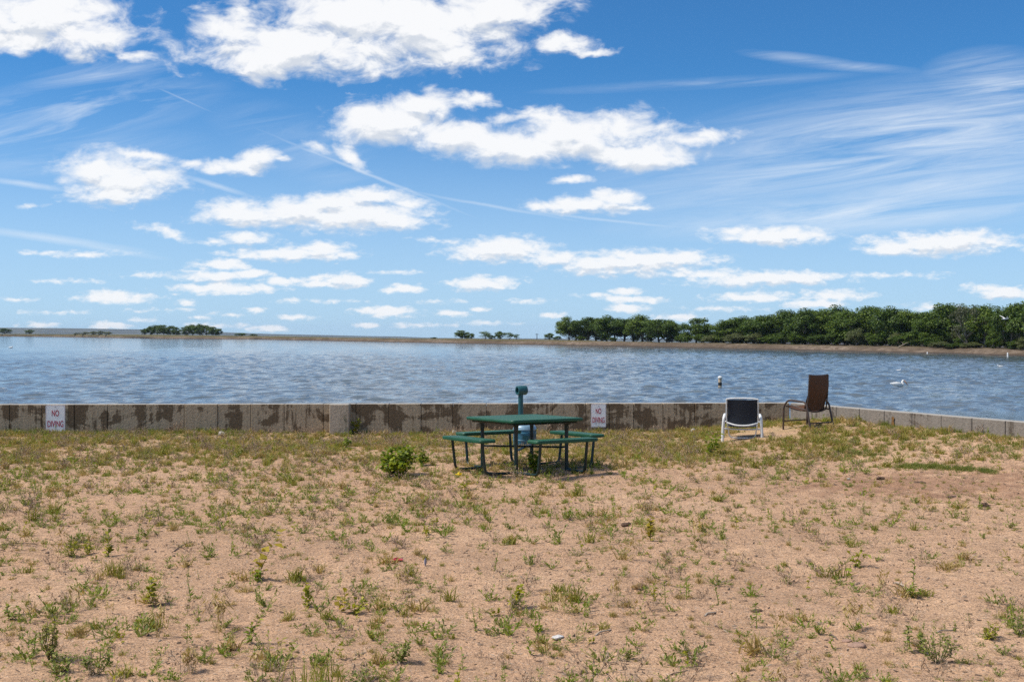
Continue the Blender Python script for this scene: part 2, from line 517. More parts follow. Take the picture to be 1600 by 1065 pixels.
# ------------------------------------------------------------------ beach sheet
def build_beach():
    xs = np.concatenate([np.linspace(-60, -13, 40)[:-1], np.arange(-13, 15.4, .062)])
    ts = np.concatenate([np.linspace(0, 1, 30)[:-1] * 1.0, 1 + np.linspace(0, 1, 300)])
    X = np.repeat(xs[:, None], len(ts), 1)
    ymax = wall_y(xs) + .08
    y0 = np.minimum(4.5, ymax - 1.0)
    Y = np.where(ts[None, :] <= 1, -40 + (y0[:, None] + 40) * ts[None, :], y0[:, None] + (ymax - y0)[:, None] * (ts[None, :] - 1))
    Z = gz(X, Y)
    n, m = X.shape
    V = np.stack([X, Y, Z], -1).reshape(-1, 3)
    i = np.arange(n - 1)[:, None] * m + np.arange(m - 1)[None, :]
    Fc = np.stack([i, i + m, i + m + 1, i + 1], -1).reshape(-1, 4)
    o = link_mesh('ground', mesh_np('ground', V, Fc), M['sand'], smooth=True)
    tag(o, 'tan sandy beach dotted with weeds running up to the concrete wall', 'ground', kind='structure')
build_beach()

# ------------------------------------------------------------------ lake and far shore
SH = [(-700, 523.6, 519.8), (-300, 524.3, 520.8), (0, 525.2, 521.7), (100, 526.4, 522.2), (250, 528.6, 523.0), (400, 530.0, 525.0), (600, 534.0, 528.3),
      (840, 538.4, 530.5), (1000, 541.3, 534.6), (1200, 546.0, 537.6), (1400, 550.8, 541.0), (1500, 553.0, 543.0), (1600, 556.6, 547.0), (1800, 565, 553), (2200, 590, 572), (2600, 620, 596)]
_sp = np.array(SH)
def shoreD(px): return (CAMZ - WZ) * F / (np.interp(px, _sp[:, 0], _sp[:, 1]) - HZ)
def crestz(px): return CAMZ - (np.interp(px, _sp[:, 0], _sp[:, 2]) - HZ) / F * (shoreD(px) + 7)
def land_z(px, off):
    """height of the far land, off metres behind the waterline"""
    cz = crestz(px)
    right = sstep(820, 1150, px)        # the wooded side stays high for longer
    z = np.interp(off, [-6, 0, 5, 7, 12], [0, 0, .86, 1, 1])
    z = WZ + (cz - WZ) * z
    z = np.where(off < 0, WZ + off * .15, z)
    fall = np.interp(off, [12, 60, 160, 500, 4500], [0, .6, 6, 16, 38]) * (1 - right) + np.interp(off, [12, 70, 160, 600, 4500], [0, .4, 5, 16, 38]) * right
    return z - np.where(off > 12, fall, 0)

def build_water():
    px = np.arange(-700, 2601, 4.0)
    rows = [14.0]
    while rows[-1] < 1500:
        d = rows[-1]
        rows.append(d + (1.6 if d < 50 else .30 + .26 * max(0, (d - 60) / 100) ** 1.3 if d < 300 else 1.1 + (d - 300) * .03))
    rows = np.array(rows)
    PX, D = np.meshgrid(px, rows, indexing='ij')
    Dm = shoreD(px)[:, None] + 3.0
    Dc = np.minimum(D, Dm)
    X = (PX - 800) / F * Dc
    Y = Dc
    Z = np.zeros_like(X)
    r = np.random.RandomState(11)
    for k in range(46):
        lam = .7 * (4.4 ** r.rand())
        th = R(100) + r.randn() * .85          # wind roughly towards the camera and the right
        amp = .0072 * lam ** .9
        kx, ky = math.cos(th) * 2 * math.pi / lam, math.sin(th) * 2 * math.pi / lam
        ph = kx * X + ky * Y + r.rand() * 6.28
        cell = .30 + .26 * np.maximum(0, (Dc - 60) / 100) ** 1.3
        keep = np.clip((lam / np.maximum(cell, .3) - 2.2) / 2, 0, 1)
        Z += amp * np.sin(ph) * keep
    gust = .55 + .9 * fbm(X * .02, Y * .03, 3)
    Z = np.where(Dc < 58, 0, Z) * gust
    Z = WZ + np.where(Dc >= Dm - .01, -.05, Z)
    n, m = X.shape
    V = np.stack([X, Y, Z], -1).reshape(-1, 3)
    i = np.arange(n - 1)[:, None] * m + np.arange(m - 1)[None, :]
    dead = (Dc[:-1, :-1] >= Dm[:-1] - 1e-6) & (Dc[1:, :-1] >= Dm[1:] - 1e-6)
    Fc = np.stack([i, i + m, i + m + 1, i + 1], -1)[~dead]
    o = link_mesh('water', mesh_np('water', V, Fc), M['water'], smooth=True)
    tag(o, 'choppy grey-blue lake behind the concrete wall', 'lake', kind='structure')
build_water()

def build_land():
    px = np.arange(-900, 2601, 10.0)
    offs = np.array([-5, -1, 0, .6, 1.4, 2.4, 3.4, 4.4, 5.4, 6.2, 7, 8.5, 12, 20, 35, 60, 100, 160, 280, 500, 1000, 2000, 3300])
    PX, OFF = np.meshgrid(px, offs, indexing='ij')
    D = shoreD(PX) + OFF
    D = D + np.where((OFF > -2) & (OFF < 9), (fbm(PX * .05, OFF * .4, 3) - .44) * 3.0 * np.clip(shoreD(PX) / 300, .4, 3), 0)
    X = (PX - 800) / F * D
    Z = land_z(PX, OFF)
    Z = Z + np.where((OFF > 0) & (OFF < 40), (fbm(PX * .06 + 9, OFF * .5 + 3, 3) - .44) * .5, 0)
    n, m = X.shape
    V = np.stack([X, D, Z], -1).reshape(-1, 3)
    i = np.arange(n - 1)[:, None] * m + np.arange(m - 1)[None, :]
    Fc = np.stack([i, i + m, i + m + 1, i + 1], -1).reshape(-1, 4)
    o = link_mesh('far_shore_terrain', mesh_np('far_shore_terrain', V, Fc), M['bank'], smooth=True)
    tag(o, 'low brown earth bank along the far side of the lake', 'shore', kind='structure')
build_land()

def build_hills():
    HT = np.array([(-1200, 500), (-700, 506), (-200, 510), (0, 511.8), (100, 512.6), (250, 514.8), (330, 518.0), (420, 521.5), (520, 523.6), (620, 525.9), (700, 530.5), (780, 534.0), (900, 537), (2600, 540)])
    px = np.arange(-1200, 2601, 20.0)
    top = np.interp(px, HT[:, 0], HT[:, 1])
    V = []
    prof = [(4300, 0), (4700, .25), (5100, .55), (5500, .8), (5900, 1.0), (6600, .9), (8200, .2)]
    for p, t in zip(px, top):
        zt = CAMZ - (t - HZ) / F * 5900
        for (D, k) in prof:
            w = (float(fbm(p * .012, D * .002, 3)) - .44) * 9 * k * (1 if k < 1 else .15)
            V.append(((p - 800) / F * D, D, -41 + (zt + 41) * k + w))
    m = len(prof); n = len(px)
    Fc = [(i * m + j, (i + 1) * m + j, (i + 1) * m + j + 1, i * m + j + 1) for i in range(n - 1) for j in range(m - 1)]
    mat, nt, b, out = new_mat('hill_scrub')
    tc = N(nt, 'ShaderNodeTexCoord').outputs['Object']
    n1 = NOISE(nt, SCALED(nt, tc, (.002, .006, .05)), 1.0, 5, .6)
    put(nt, b, 'Base Color', RAMP(nt, n1, [(.35, (.035, .042, .038)), (.5, (.06, .065, .05)), (.68, (.13, .125, .09))]))
    put(nt, b, 'Roughness', 1.0)
    o = link_mesh('hills', mesh_np('hills', V, Fc), mat, smooth=True)
    tag(o, 'distant blue-grey hills beyond the lake', 'hills', kind='structure')
build_hills()

# ------------------------------------------------------------------ sea wall
def run_panels(p0, p1, joints, mat, name, parent, label=None, thick=.22):
    """a straight stretch of poured wall; local x runs along it, front face at local y = 0"""
    d = Vector((p1[0] - p0[0], p1[1] - p0[1])); L = d.length
    ang = math.atan2(d.y, d.x)
    mb = MB()
    cuts = [0.0] + [j for j in joints if .05 < j < L - .05] + [L]
    r = random.Random(5)
    for a, b_ in zip(cuts[:-1], cuts[1:]):
        g = .004
        off = r.uniform(-.004, .004)
        mb.box(((a + b_) / 2, thick / 2 + off, (WALL_TOP - 2.7) / 2), (b_ - a - 2 * g, thick, WALL_TOP + 2.7), bev=.012)
    mb.box((L / 2, thick / 2, (WALL_TOP - 2.75) / 2 - .02), (L - .01, thick - .05, WALL_TOP + 2.7 - .03))
    o = mb.build(name, mat, parent)
    o.location = (p0[0], p0[1], 0); o.rotation_euler = (0, 0, ang)
    if label: o['label'] = label
    return o, ang
wall = tag(empty('concrete_seawall', (WC[0], WC[1], 0)), 'low stained concrete wall bending along the edge of the lake', 'wall')
def along_left(px, p0):
    # distance from p0 along the straight stretch of the wall ray at photo column px
    s = (px - 800) / F
    # p0 + t*DL = D*(s,1)
    t = (s * p0[1] - p0[0]) / (DL[0] - s * DL[1])
    return t
P0 = (WC[0] - DL[0] * 62, WC[1] - DL[1] * 62)
jl = [along_left(px, P0) for px in (116, 168, 228, 288, 340, 392, 444, 505, 556, 608, 658, 708, 760, 812, 864, 916, 952, 990, 1036, 1086, 1134, 1184)]
first = jl[0]
jl = [first - .61 * k for k in range(80, 0, -1) if first - .61 * k > 0] + jl
def reparent(o, par):
    o.parent = par
    o.matrix_parent_inverse = Matrix.Identity(4)
    o.location = Vector(o.location) - Vector(par.location)
def along_right(px):
    s = (px - 800) / F
    return (s * WC[1] - WC[0]) / (DR[0] - s * DR[1])
jr = [along_right(px) for px in (1268, 1306, 1342, 1381, 1424, 1470, 1518, 1570)]
jr += [jr[-1] + .61 * k for k in range(1, 60)]
PR = (WC[0] + DR[0] * 20, WC[1] + DR[1] * 20)
o, A_L = run_panels(P0, WC, jl, M['wall'], 'straight_run', None, 'brown-stained straight stretch of the wall')
reparent(o, wall)
o, A_R = run_panels((WC[0] + .004, WC[1] - .004), PR, jr, M['wall_clean'], 'angled_run', None, 'lighter grey angled stretch of the wall')
reparent(o, wall)
def wall_pt(px, out=0.0):
    t = along_left(px, P0)
    nx, ny = DL[1], -DL[0]
    return Vector((P0[0] + DL[0] * t + nx * out, P0[1] + DL[1] * t + ny * out, 0))
pp = wall_pt(533, .15)
mb = MB(); mb.box((0, 0, (WALL_TOP + .012 - .6) / 2), (.365, .32, WALL_TOP + .012 + .6), bev=.014)
o = mb.build('buttress', M['pilaster'], wall); o['label'] = 'pale square buttress on the stained wall'
o.location = pp - Vector(wall.location); o.rotation_euler = (0, 0, A_L)
# rust streak where a bar bleeds through the angled stretch
mt, nt, b, out = new_mat('rust_bleed')
tc = N(nt, 'ShaderNodeTexCoord').outputs['Object']
n = NOISE(nt, SCALED(nt, tc, (14, 14, 4)), 1, 4, .6)
put(nt, b, 'Base Color', RAMP(nt, n, [(.35, (.11, .055, .02)), (.6, (.23, .115, .03))])); put(nt, b, 'Roughness', .9)
t_r = along_right(1396)
mb = MB()
outl = [(-.028, .05), (-.036, .11), (-.022, .17), (-.035, .21), (.0, .24), (.03, .215), (.018, .16), (.03, .1), (.026, .05)]
mb.prism(outl, 0, .003)
o = mb.build('rust_stain', mt, wall); o['label'] = 'orange rust stain'
nrm = (DR[1], -DR[0])
o.location = Vector((WC[0] + DR[0] * t_r + nrm[0] * .012, WC[1] + DR[1] * t_r + nrm[1] * .012, .25)) - Vector(wall.location)
o.rotation_euler = (R(90), 0, A_R)

# ------------------------------------------------------------------ signs
def text_mesh(s, height, width, extrude=.0012, bold=.0):
    cu = bpy.data.curves.new('letters', 'FONT')
    cu.body = s; cu.align_x = 'CENTER'; cu.align_y = 'CENTER'
    cu.size = 1.0; cu.extrude = .01; cu.offset = bold
    ob = bpy.data.objects.new('letters', cu); COL.objects.link(ob)
    bpy.context.view_layer.update()
    dg = bpy.context.evaluated_depsgraph_get()
    me = bpy.data.meshes.new_from_object(ob.evaluated_get(dg))
    bpy.data.objects.remove(ob); bpy.data.curves.remove(cu)
    co = np.array([v.co[:] for v in me.vertices])
    mn, mx = co.min(0), co.max(0)
    c = (mn + mx) / 2
    sc = np.array([width, height, extrude * 2]) / np.maximum(mx - mn, 1e-6)
    co = (co - c) * sc
    me.vertices.foreach_set('co', co.astype(np.float32).ravel()); me.update()
    me.materials.clear()
    return me
def sign(px, ytop, ybot, wpx, label, no_box, div_box, dirt=False):
    base = wall_pt(px, .012)
    D = base.y
    sc = D / F
    w, h = wpx * sc, (ybot - ytop) * sc
    zc = CAMZ - ((ytop + ybot) / 2 - HZ) * sc
    root = tag(empty('no_diving_sign', (base.x, base.y, zc), A_L), label, 'sign', 'no diving signs on the wall')
    mb = MB(); mb.prism(rrect(w, h, .022, 5), -.0015, .0015)
    o = mb.build('plate', M['white_paint'], root); o.rotation_euler = (R(90), 0, 0)
    # thin faded line round the plate
    mb = MB(); a = rrect(w - .016, h - .016, .018, 5); b_ = rrect(w - .026, h - .026, .014, 5)
    n = len(a)
    V = [(x, y, .0019) for x, y in a] + [(x, y, .0019) for x, y in b_]
    mb.add(V, [(k, (k + 1) % n, n + (k + 1) % n, n + k) for k in range(n)])
    o = mb.build('border_line', M['sign_pink'], root); o.rotation_euler = (R(90), 0, 0)
    o.location = (0, -.0006, 0)
    for txt, (cy, hh, ww) in (('NO', no_box), ('DIVING', div_box)):
        me = text_mesh(txt, hh * sc, ww * sc, .0008, .014)
        o = link_mesh('lettering', me, M['sign_red'], root)
        o.rotation_euler = (R(90), 0, 0); o.location = (0, -.0028, CAMZ - (cy - HZ) * sc - zc)
    for zz in (h / 2 - .035, -h / 2 + .03):
        mb = MB(); mb.lathe([(.009, 0), (.009, .004), (.005, .007), (0, .007)], 10)
        o = mb.build('bolt', M['bolt'], root); o.rotation_euler = (R(90), 0, 0); o.location = (0, -.0015, zz)
    if dirt:
        mb = MB(); r = random.Random(4)
        for k in range(26):
            x = r.uniform(-.07, .09); z = -h / 2 + r.uniform(.055, .10); s = r.uniform(.003, .010)
            mb.add([(x - s, 0, z - s * .5), (x + s, 0, z - s * .7), (x + s * .6, 0, z + s * .6), (x - s * .7, 0, z + s * .5)], [(0, 1, 2, 3)])
        o = mb.build('scuff', M['bolt'], root); o.location = (0, -.0019, 0)
sign(87, 632.6, 674.2, 30, 'larger clean NO DIVING sign on the stained wall away from the chairs', (645.2, 9.6, 11.2), (661.9, 9.8, 24.6))
sign(935, 630.8, 667.0, 23.6, 'smaller scuffed NO DIVING sign on the wall between picnic table and white chair', (642.0, 8.6, 8.6), (655.8, 8.8, 18.8), True)

# ------------------------------------------------------------------ picnic table
def picnic_table():
    c = G(819, 733)
    c = Vector(((819 - 800) / F * 15.45, 15.45, 0)); c.z = float(gz(c.x, c.y))
    th = math.atan2(-.69, 1.03) + R(90)   # local +x runs along the front-left to back-right benches' normal
    # corners in view coords
    R_, S_ = .875, .17
    rot = math.atan2(.17 + .86, -.17 + .86)  # direction of the side from front corner to right corner: (1.03,.69)
    rot = math.atan2(.69, 1.03)
    t = tag(empty('picnic_table', (c.x, c.y, c.z), rot), 'square green metal picnic table with four attached benches on the weedy sand', 'picnic table')
    t.rotation_euler = (Matrix.Rotation(R(-1.3), 3, 'X') @ Matrix.Rotation(rot, 3, 'Z')).to_euler()
    hs = .61
    top = MB(); top.prism(rrect(2 * hs, 2 * hs, .05, 5), .715, .760, .012)
    auto_smooth(top.build('tabletop', M['green_paint'], t), 40)
    # under-rim frame
    fr = MB()
    for a in range(4):
        Mz = Matrix.Rotation(R(90 * a), 4, 'Z')
        p = [Mz @ Vector((-hs + .08, hs - .08, .700)), Mz @ Vector((hs - .08, hs - .08, .700))]
        fr.tube(p, .018, 6)
    # diagonal braces under the benches
    q = .43
    fr.tube([(-q, -q, .33), (q, q, .33)], .016, 6); fr.tube([(-q, q, .345), (q, -q, .345)], .016, 6)
    auto_smooth(fr.build('under_frame', M['green_steel'], t))
    for (sx, sy) in ((1, 1), (-1, 1), (-1, -1), (1, -1)):
        lg = MB()
        lg.tube([(sx * q, sy * q, -.03), (sx * q, sy * q, .70)], .027, 10)
        # flared gusset under the top
        lg.tube([(sx * q, sy * q, .56), (sx * q, sy * q, .66), (sx * (q + .015), sy * (q + .015), .714)], [.027, .034, .055], 10)
        auto_smooth(lg.build('leg', M['green_steel'], t))
    for a in range(4):
        Mz = Matrix.Rotation(R(90 * a), 4, 'Z')
        s = MB(); s.prism([((Mz @ Vector((x, y + .93, 0))).x, (Mz @ Vector((x, y + .93, 0))).y) for x, y in rrect(1.04, .26, .045, 5)], .462, .507, .012)
        so = auto_smooth(s.build('bench_seat', M['green_paint'], t), 40)
        for sx in (-1, 1):
            l = MB()
            p = [Vector((sx * q, q + .02, .035)), Vector((sx * (q - .04), .90, .035)), Vector((sx * (q - .04), .955, .468))]
            p = [Mz @ v for v in bend(p, .085, 6)]
            l.tube(p, .020, 10)
            auto_smooth(l.build('bench_leg', M['green_steel'], t))
picnic_table()

# ------------------------------------------------------------------ domed drum with a standpipe
def drum():
    g = G(820, 697)
    t = tag(empty('domed_drum', g), 'faded blue domed drum with tall teal pipe standing behind the picnic table', 'drum')
    b = MB(); b.lathe([(.175, -.05), (.195, 0), (.198, .10), (.203, .105), (.203, .12), (.198, .125), (.198, .22), (.203, .225), (.203, .24), (.196, .245), (.193, .285)], 28)
    auto_smooth(b.build('drum_body', M['blue_drum'], t))
    d = MB(); d.lathe([(.200, .285), (.203, .30)] + [(.200 * math.cos(a), .305 + .105 * math.sin(a)) for a in np.linspace(0, 1.5, 9)] + [(0, .411)], 28)
    auto_smooth(d.build('domed_lid', M['blue_lid'], t))
    p = MB(); p.lathe([(.062, .385), (.048, .44), (.043, .50), (.043, .90)], 16, (-.07, -.02, 0))
    pi = auto_smooth(p.build('standpipe', M['teal'], t))
    h = MB()
    Mx = Matrix.Rotation(R(-62), 4, 'Z') @ Matrix.Rotation(R(90), 4, 'X')
    prof = [(.050, .085), (.074, .085), (.078, .078), (.078, -.078), (.074, -.085), (.050, -.085)]
    prof2 = [(.050, -.085), (.050, .085)]
    h.lathe(prof + prof2[0:1], 20, (-.055, -.02, .955), Mx)
    h.v = h.v; 
    # open the ends: inner bore
    h2 = MB()
    seg = 20
    V = []; Fc = []
    loop = [(.052, -.085), (.074, -.085), (.079, -.076), (.079, .076), (.074, .085), (.052, .085)]
    for (r_, z) in loop:
        for k in range(seg):
            a = 2 * math.pi * k / seg
            V.append(Mx @ Vector((r_ * math.cos(a), r_ * math.sin(a), z)) + Vector((-.055, -.02, .955)))
    m = len(loop)
    for i in range(m):
        for k in range(seg):
            k2 = (k + 1) % seg; j = (i + 1) % m
            Fc.append((i * seg + k, i * seg + k2, j * seg + k2, j * seg + k))
    h2.add(V, Fc)
    auto_smooth(h2.build('pipe_head', M['teal'], pi))
    lab = MB()
    P = []
    for i in range(9):
        a = R(-100 + i * 6)
        P.append([(.2045 * math.cos(a), .2045 * math.sin(a), z) for z in (.135, .205)])
    lab.grid(P); auto_smooth(lab.build('faded_patch', M['teal'], t))
    s = G(813, 698.5)
    w = MB(); w.box((0, 0, .02), (.14, .022, .012), 0, .004, Matrix.Rotation(R(-14), 4, 'Y'))
    o = w.build('white_slat', M['white_metal']); o.location = s
    tag(o, 'short white slat lying against the foot of the blue drum', 'slat')
drum()

# ------------------------------------------------------------------ chairs
def white_chair():
    a = G(1129.5, 687); b_ = G(1191, 687)
    c = (a + b_) / 2; c.z = min(a.z, b_.z)
    t = tag(empty('sling_chair', c, R(-12.3)), 'low white framed chair with black sling back facing the lake', 'chair', 'patio chairs by the wall')
    for s in (-1, 1):
        l = MB()
        p = smooth_path([(s * .335, .02, -.02), (s * .328, .01, .18), (s * .315, .0, .36), (s * .305, .03, .425), (s * .30, .12, .445), (s * .30, .42, .43), (s * .31, .52, .40), (s * .325, .56, .30), (s * .335, .57, -.02)], 5)
        l.tube(p, .026, 8, .9, (1, 0, 0))
        auto_smooth(l.build('arm', M['white_metal'], t))
    fr = MB()
    # back hoop: runs from the top of the back to a U low behind the seat
    p = bend([(-.265, -.10, .735), (-.268, -.02, .40), (-.215, .10, .055), (.215, .10, .055), (.268, -.02, .40), (.265, -.10, .735)], .075, 6)
    fr.tube(p, .0105, 8)
    fr.tube(smooth_path([(-.265, -.10, .735), (-.12, -.105, .752), (.12, -.105, .752), (.265, -.10, .735)], 5), .011, 8)
    fr.tube(smooth_path([(-.262, -.012, .325), (-.1, -.05, .285), (.1, -.05, .285), (.262, -.012, .325)], 5), .013, 8)
    auto_smooth(fr.build('back_frame', M['white_metal'], t))
    cr = MB()
    cr.tube([(-.325, .05, .215), (-.1, .05, .205), (.1, .05, .205), (.325, .05, .215)], .013, 8)
    cr.tube([(-.325, .53, .30), (.325, .53, .30)], .013, 8)
    auto_smooth(cr.build('cross_rail', M['white_metal'], t))
    P = []
    for i in range(13):
        u = i / 12
        z = .725 - u * .425
        y = -.10 + .085 * u + .03 * math.sin(u * math.pi)
        hw = .252 - .004 * u
        P.append([(x * hw, y - .045 * (1 - x * x) * (.4 + .6 * math.sin(u * math.pi)), z - .03 * (1 - x * x) * (u > .9)) for x in np.linspace(-1, 1, 11)])
    m = MB(); m.grid(P)
    P2 = [[(p[0], p[1] + .008, p[2]) for p in row] for row in P]; m.grid(P2)
    auto_smooth(m.build('back_sling', M['sling_black'], t), 60)
    P = []
    for i in range(9):
        u = i / 8
        P.append([(x * .25, .02 + u * .50, .27 + .05 * u - .03 * math.sin(u * math.pi) - .02 * (1 - x * x)) for x in np.linspace(-1, 1, 9)])
    m = MB(); m.grid(P); m.grid([[(p[0], p[1], p[2] - .008) for p in row] for row in P])
    auto_smooth(m.build('seat_sling', M['sling_black'], t), 60)
white_chair()

def brown_chair():
    a = G(1263.5, 672.5)
    yaw = R(33)
    # local: x to the right seen from behind, y forward (towards the lake)
    t = empty('high_back_chair', (0, 0, 0), yaw)
    rr = Vector((math.cos(yaw), math.sin(yaw), 0))
    c = a + rr * .29
    ff = Vector((-math.sin(yaw), math.cos(yaw), 0))
    t.location = (c.x, c.y, a.z - .01)
    tag(t, 'tall brown wicker-sling patio chair turned aside near the wall bend', 'chair', 'patio chairs by the wall')
    for s in (-1, 1):
        l = MB()
        # rear leg rising into the arm, arm bending down into the front leg
        p = bend([(s * .30, -.06, -.03), (s * .285, .05, .45), (s * .29, .10, .50), (s * .30, .46, .52), (s * .305, .56, .40), (s * .305, .57, -.03)], .10, 6)
        l.tube(p, .017, 8)
        auto_smooth(l.build('arm_leg', M['brown_frame'], t))
        # seat side rail
        q = MB(); q.tube(smooth_path([(s * .26, .02, .36), (s * .27, .14, .37), (s * .27, .40, .42), (s * .265, .54, .40)], 5), .013, 8)
        q.tube(bend([(s * .238, .028, 0.968), (s * .244, .045, .62), (s * .25, .085, .36)], .1, 5), .013, 8)
        auto_smooth(q.build('side_rail', M['brown_frame'], t))
    q = MB(); q.tube([(-.298, .01, .13), (.298, .01, .13)], .012, 8); q.tube([(-.305, .565, .14), (.305, .565, .14)], .012, 8)
    auto_smooth(q.build('stretcher', M['brown_frame'], t))
    q = MB(); q.tube(smooth_path([(-.235, .035, 0.968), (-.1, .03, 0.955), (.1, .03, 0.955), (.235, .035, 0.968)], 5), .016, 8)
    auto_smooth(q.build('head_rail', M['brown_frame'], t))
    q = MB(); q.tube(smooth_path([(-.26, .09, .36), (-.1, .08, .325), (.1, .08, .325), (.26, .09, .36)], 5), .012, 8)
    auto_smooth(q.build('lower_rail', M['brown_frame'], t))
    P = []
    for i in range(17):
        u = i / 16
        z = .975 - u * .635
        y = .035 + .06 * u - .035 * math.sin(u * math.pi * 1.5)
        hw = .243 + .008 * u
        P.append([(x * hw, y - .03 * (1 - x * x), z - .022 * (1 - x * x) * (u < .05)) for x in np.linspace(-1, 1, 11)])
    m = MB(); m.grid(P); m.grid([[(p[0], p[1] + .012, p[2]) for p in row] for row in P])
    auto_smooth(m.build('back_sling', M['sling_brown'], t), 60)
    P = []
    for i in range(10):
        u = i / 9
        P.append([(x * .262, .10 + u * .45, .355 + .06 * u - .03 * math.sin(u * math.pi) - .02 * (1 - x * x)) for x in np.linspace(-1, 1, 9)])
    m = MB(); m.grid(P); m.grid([[(p[0], p[1], p[2] - .01) for p in row] for row in P])
    auto_smooth(m.build('seat_sling', M['sling_brown'], t), 60)
brown_chair()

# ------------------------------------------------------------------ on the lake
def buoy():
    w = Wt(1125, 604.0); k = w.y / F
    t = tag(empty('marker_buoy', w), 'weathered tan marker buoy with black band floating past the wall', 'buoy')
    b = MB(); b.lathe([(.10, -.5), (2.5 * k, -.3), (2.8 * k, .0), (2.8 * k, .10 * k / k)], 16); auto_smooth(b.build('float', M['buoy'], t))
    b = MB(); b.lathe([(2.9 * k, .10), (2.95 * k, .12), (2.95 * k, 6.6 * k), (2.9 * k, 6.8 * k)], 16); auto_smooth(b.build('black_band', M['black_rubber'], t))
    b = MB(); b.lathe([(2.6 * k, 6.8 * k), (2.6 * k, 12 * k), (3.0 * k, 12.3 * k), (3.0 * k, 13.5 * k)], 16); auto_smooth(b.build('column', M['buoy'], t))
    b = MB(); b.lathe([(3.2 * k, 13.5 * k), (3.5 * k, 14 * k), (3.3 * k, 15.5 * k), (2.0 * k, 16.6 * k), (0, 17 * k)], 16); auto_smooth(b.build('cap', M['buoy_cap'], t))
buoy()

def loft(sections, seg=14):
    """sections: (centre, half width, half height) along x"""
    mb = MB(); V = []; Fc = []
    for (c, w, h) in sections:
        for k in range(seg):
            a = 2 * math.pi * k / seg
            V.append((c[0], c[1] + w * math.cos(a), c[2] + h * math.sin(a)))
    for i in range(len(sections) - 1):
        for k in range(seg):
            k2 = (k + 1) % seg
            Fc.append((i * seg + k, i * seg + k2, (i + 1) * seg + k2, (i + 1) * seg + k))
    Fc.append(tuple(range(seg - 1, -1, -1))); Fc.append(tuple((len(sections) - 1) * seg + k for k in range(seg)))
    return mb.add(V, Fc)

def skin_body(name, pts, edges, mat, parent):
    """continuous body grown from a skeleton (skin + subdivision), baked to a mesh"""
    me = bpy.data.meshes.new(name)
    me.from_pydata([p[0] for p in pts], edges, [])
    ob = bpy.data.objects.new(name, me); COL.objects.link(ob)
    sk = ob.modifiers.new('skin', 'SKIN'); 
    for i, p in enumerate(pts):
        r = p[1]; me.skin_vertices[0].data[i].radius = (r, r) if not hasattr(r, '__len__') else r
    me.skin_vertices[0].data[0].use_root = True
    ob.modifiers.new('sub', 'SUBSURF').levels = 2
    bpy.context.view_layer.update()
    dg = bpy.context.evaluated_depsgraph_get()
    m2 = bpy.data.meshes.new_from_object(ob.evaluated_get(dg))
    bpy.data.objects.remove(ob); bpy.data.meshes.remove(me)
    m2.name = name
    m2.materials.clear()
    return link_mesh(name, m2, mat, parent, True)

def pelican():
    w = Wt(1403, 604.0)
    t = tag(empty('pelican', w, R(-8)), 'white pelican floating on the water with long orange bill tucked down', 'bird')
    t.scale = (1.08, 1.2, 1.3)
    pts = [((0, 0, .10), (.17, .15)), ((.22, 0, .12), (.17, .16)), ((.36, 0, .17), (.10, .11)), ((.33, 0, .22), .085), ((.29, 0, .28), .075), ((.31, 0, .335), .07), ((.36, 0, .365), .07), ((.42, 0, .355), .05),
           ((-.22, 0, .13), (.14, .11)), ((-.42, 0, .17), (.075, .05)), ((-.55, 0, .20), (.05, .02))]
    ed = [(0, 1), (1, 2), (2, 3), (3, 4), (4, 5), (5, 6), (6, 7), (0, 8), (8, 9), (9, 10)]
    skin_body('body', pts, ed, M['feather_white'], t)
    b = MB(); b.tube([(.42, 0, .36), (.51, 0, .29), (.60, 0, .19), (.70, 0, .08)], [.05, .062, .05, .014], 8, .7)
    auto_smooth(b.build('bill', M['bill'], t))
    for s in (-1, 1):
        wg = loft([((-.50, s * .10, .20), .01, .012), ((-.30, s * .155, .20), .025, .06), ((-.05, s * .175, .19), .03, .10), ((.15, s * .165, .18), .03, .09), ((.28, s * .13, .17), .015, .03)], 10)
        auto_smooth(wg.build('wing', M['feather_white'], t))
    return t
pelican()

def gull_proto():
    t = empty('gull')
    pts = [((0, 0, .05), (.085, .075)), ((.10, 0, .065), (.08, .075)), ((.18, 0, .10), .045), ((.205, 0, .165), .045), ((.245, 0, .175), .022), ((-.12, 0, .07), (.06, .05)), ((-.25, 0, .09), (.03, .015))]
    skin_body('body', pts, [(0, 1), (1, 2), (2, 3), (3, 4), (0, 5), (5, 6)], M['feather_white'], t)
    return t
def copy_tree(o, parent=None):
    c = o.copy(); COL.objects.link(c)
    if parent is not None: c.parent = parent
    for ch in list(o.children): copy_tree(ch, c)
    return c
gp = gull_proto()
for i, (px, py, k, rz, lab) in enumerate([
        (1404, 579.2, 1.05, 0, 'tiny white water bird floating just beyond the pelican'),
        (1563, 573.2, 1.5, 180, 'white water bird floating apart off the wooded shore'),
        (412.5, 564.0, 1.0, 180, 'lone tiny white water bird out on the open lake'),
        (17, 543.4, 2.6, 0, 'white water bird far out near the long low bank')]):
    o = gp if i == 0 else copy_tree(gp)
    o.location = Wt(px, py); o.scale = (k, k, k); o.rotation_euler = (0, 0, R(rz))
    tag(o, lab, 'bird', 'white birds floating on the lake')

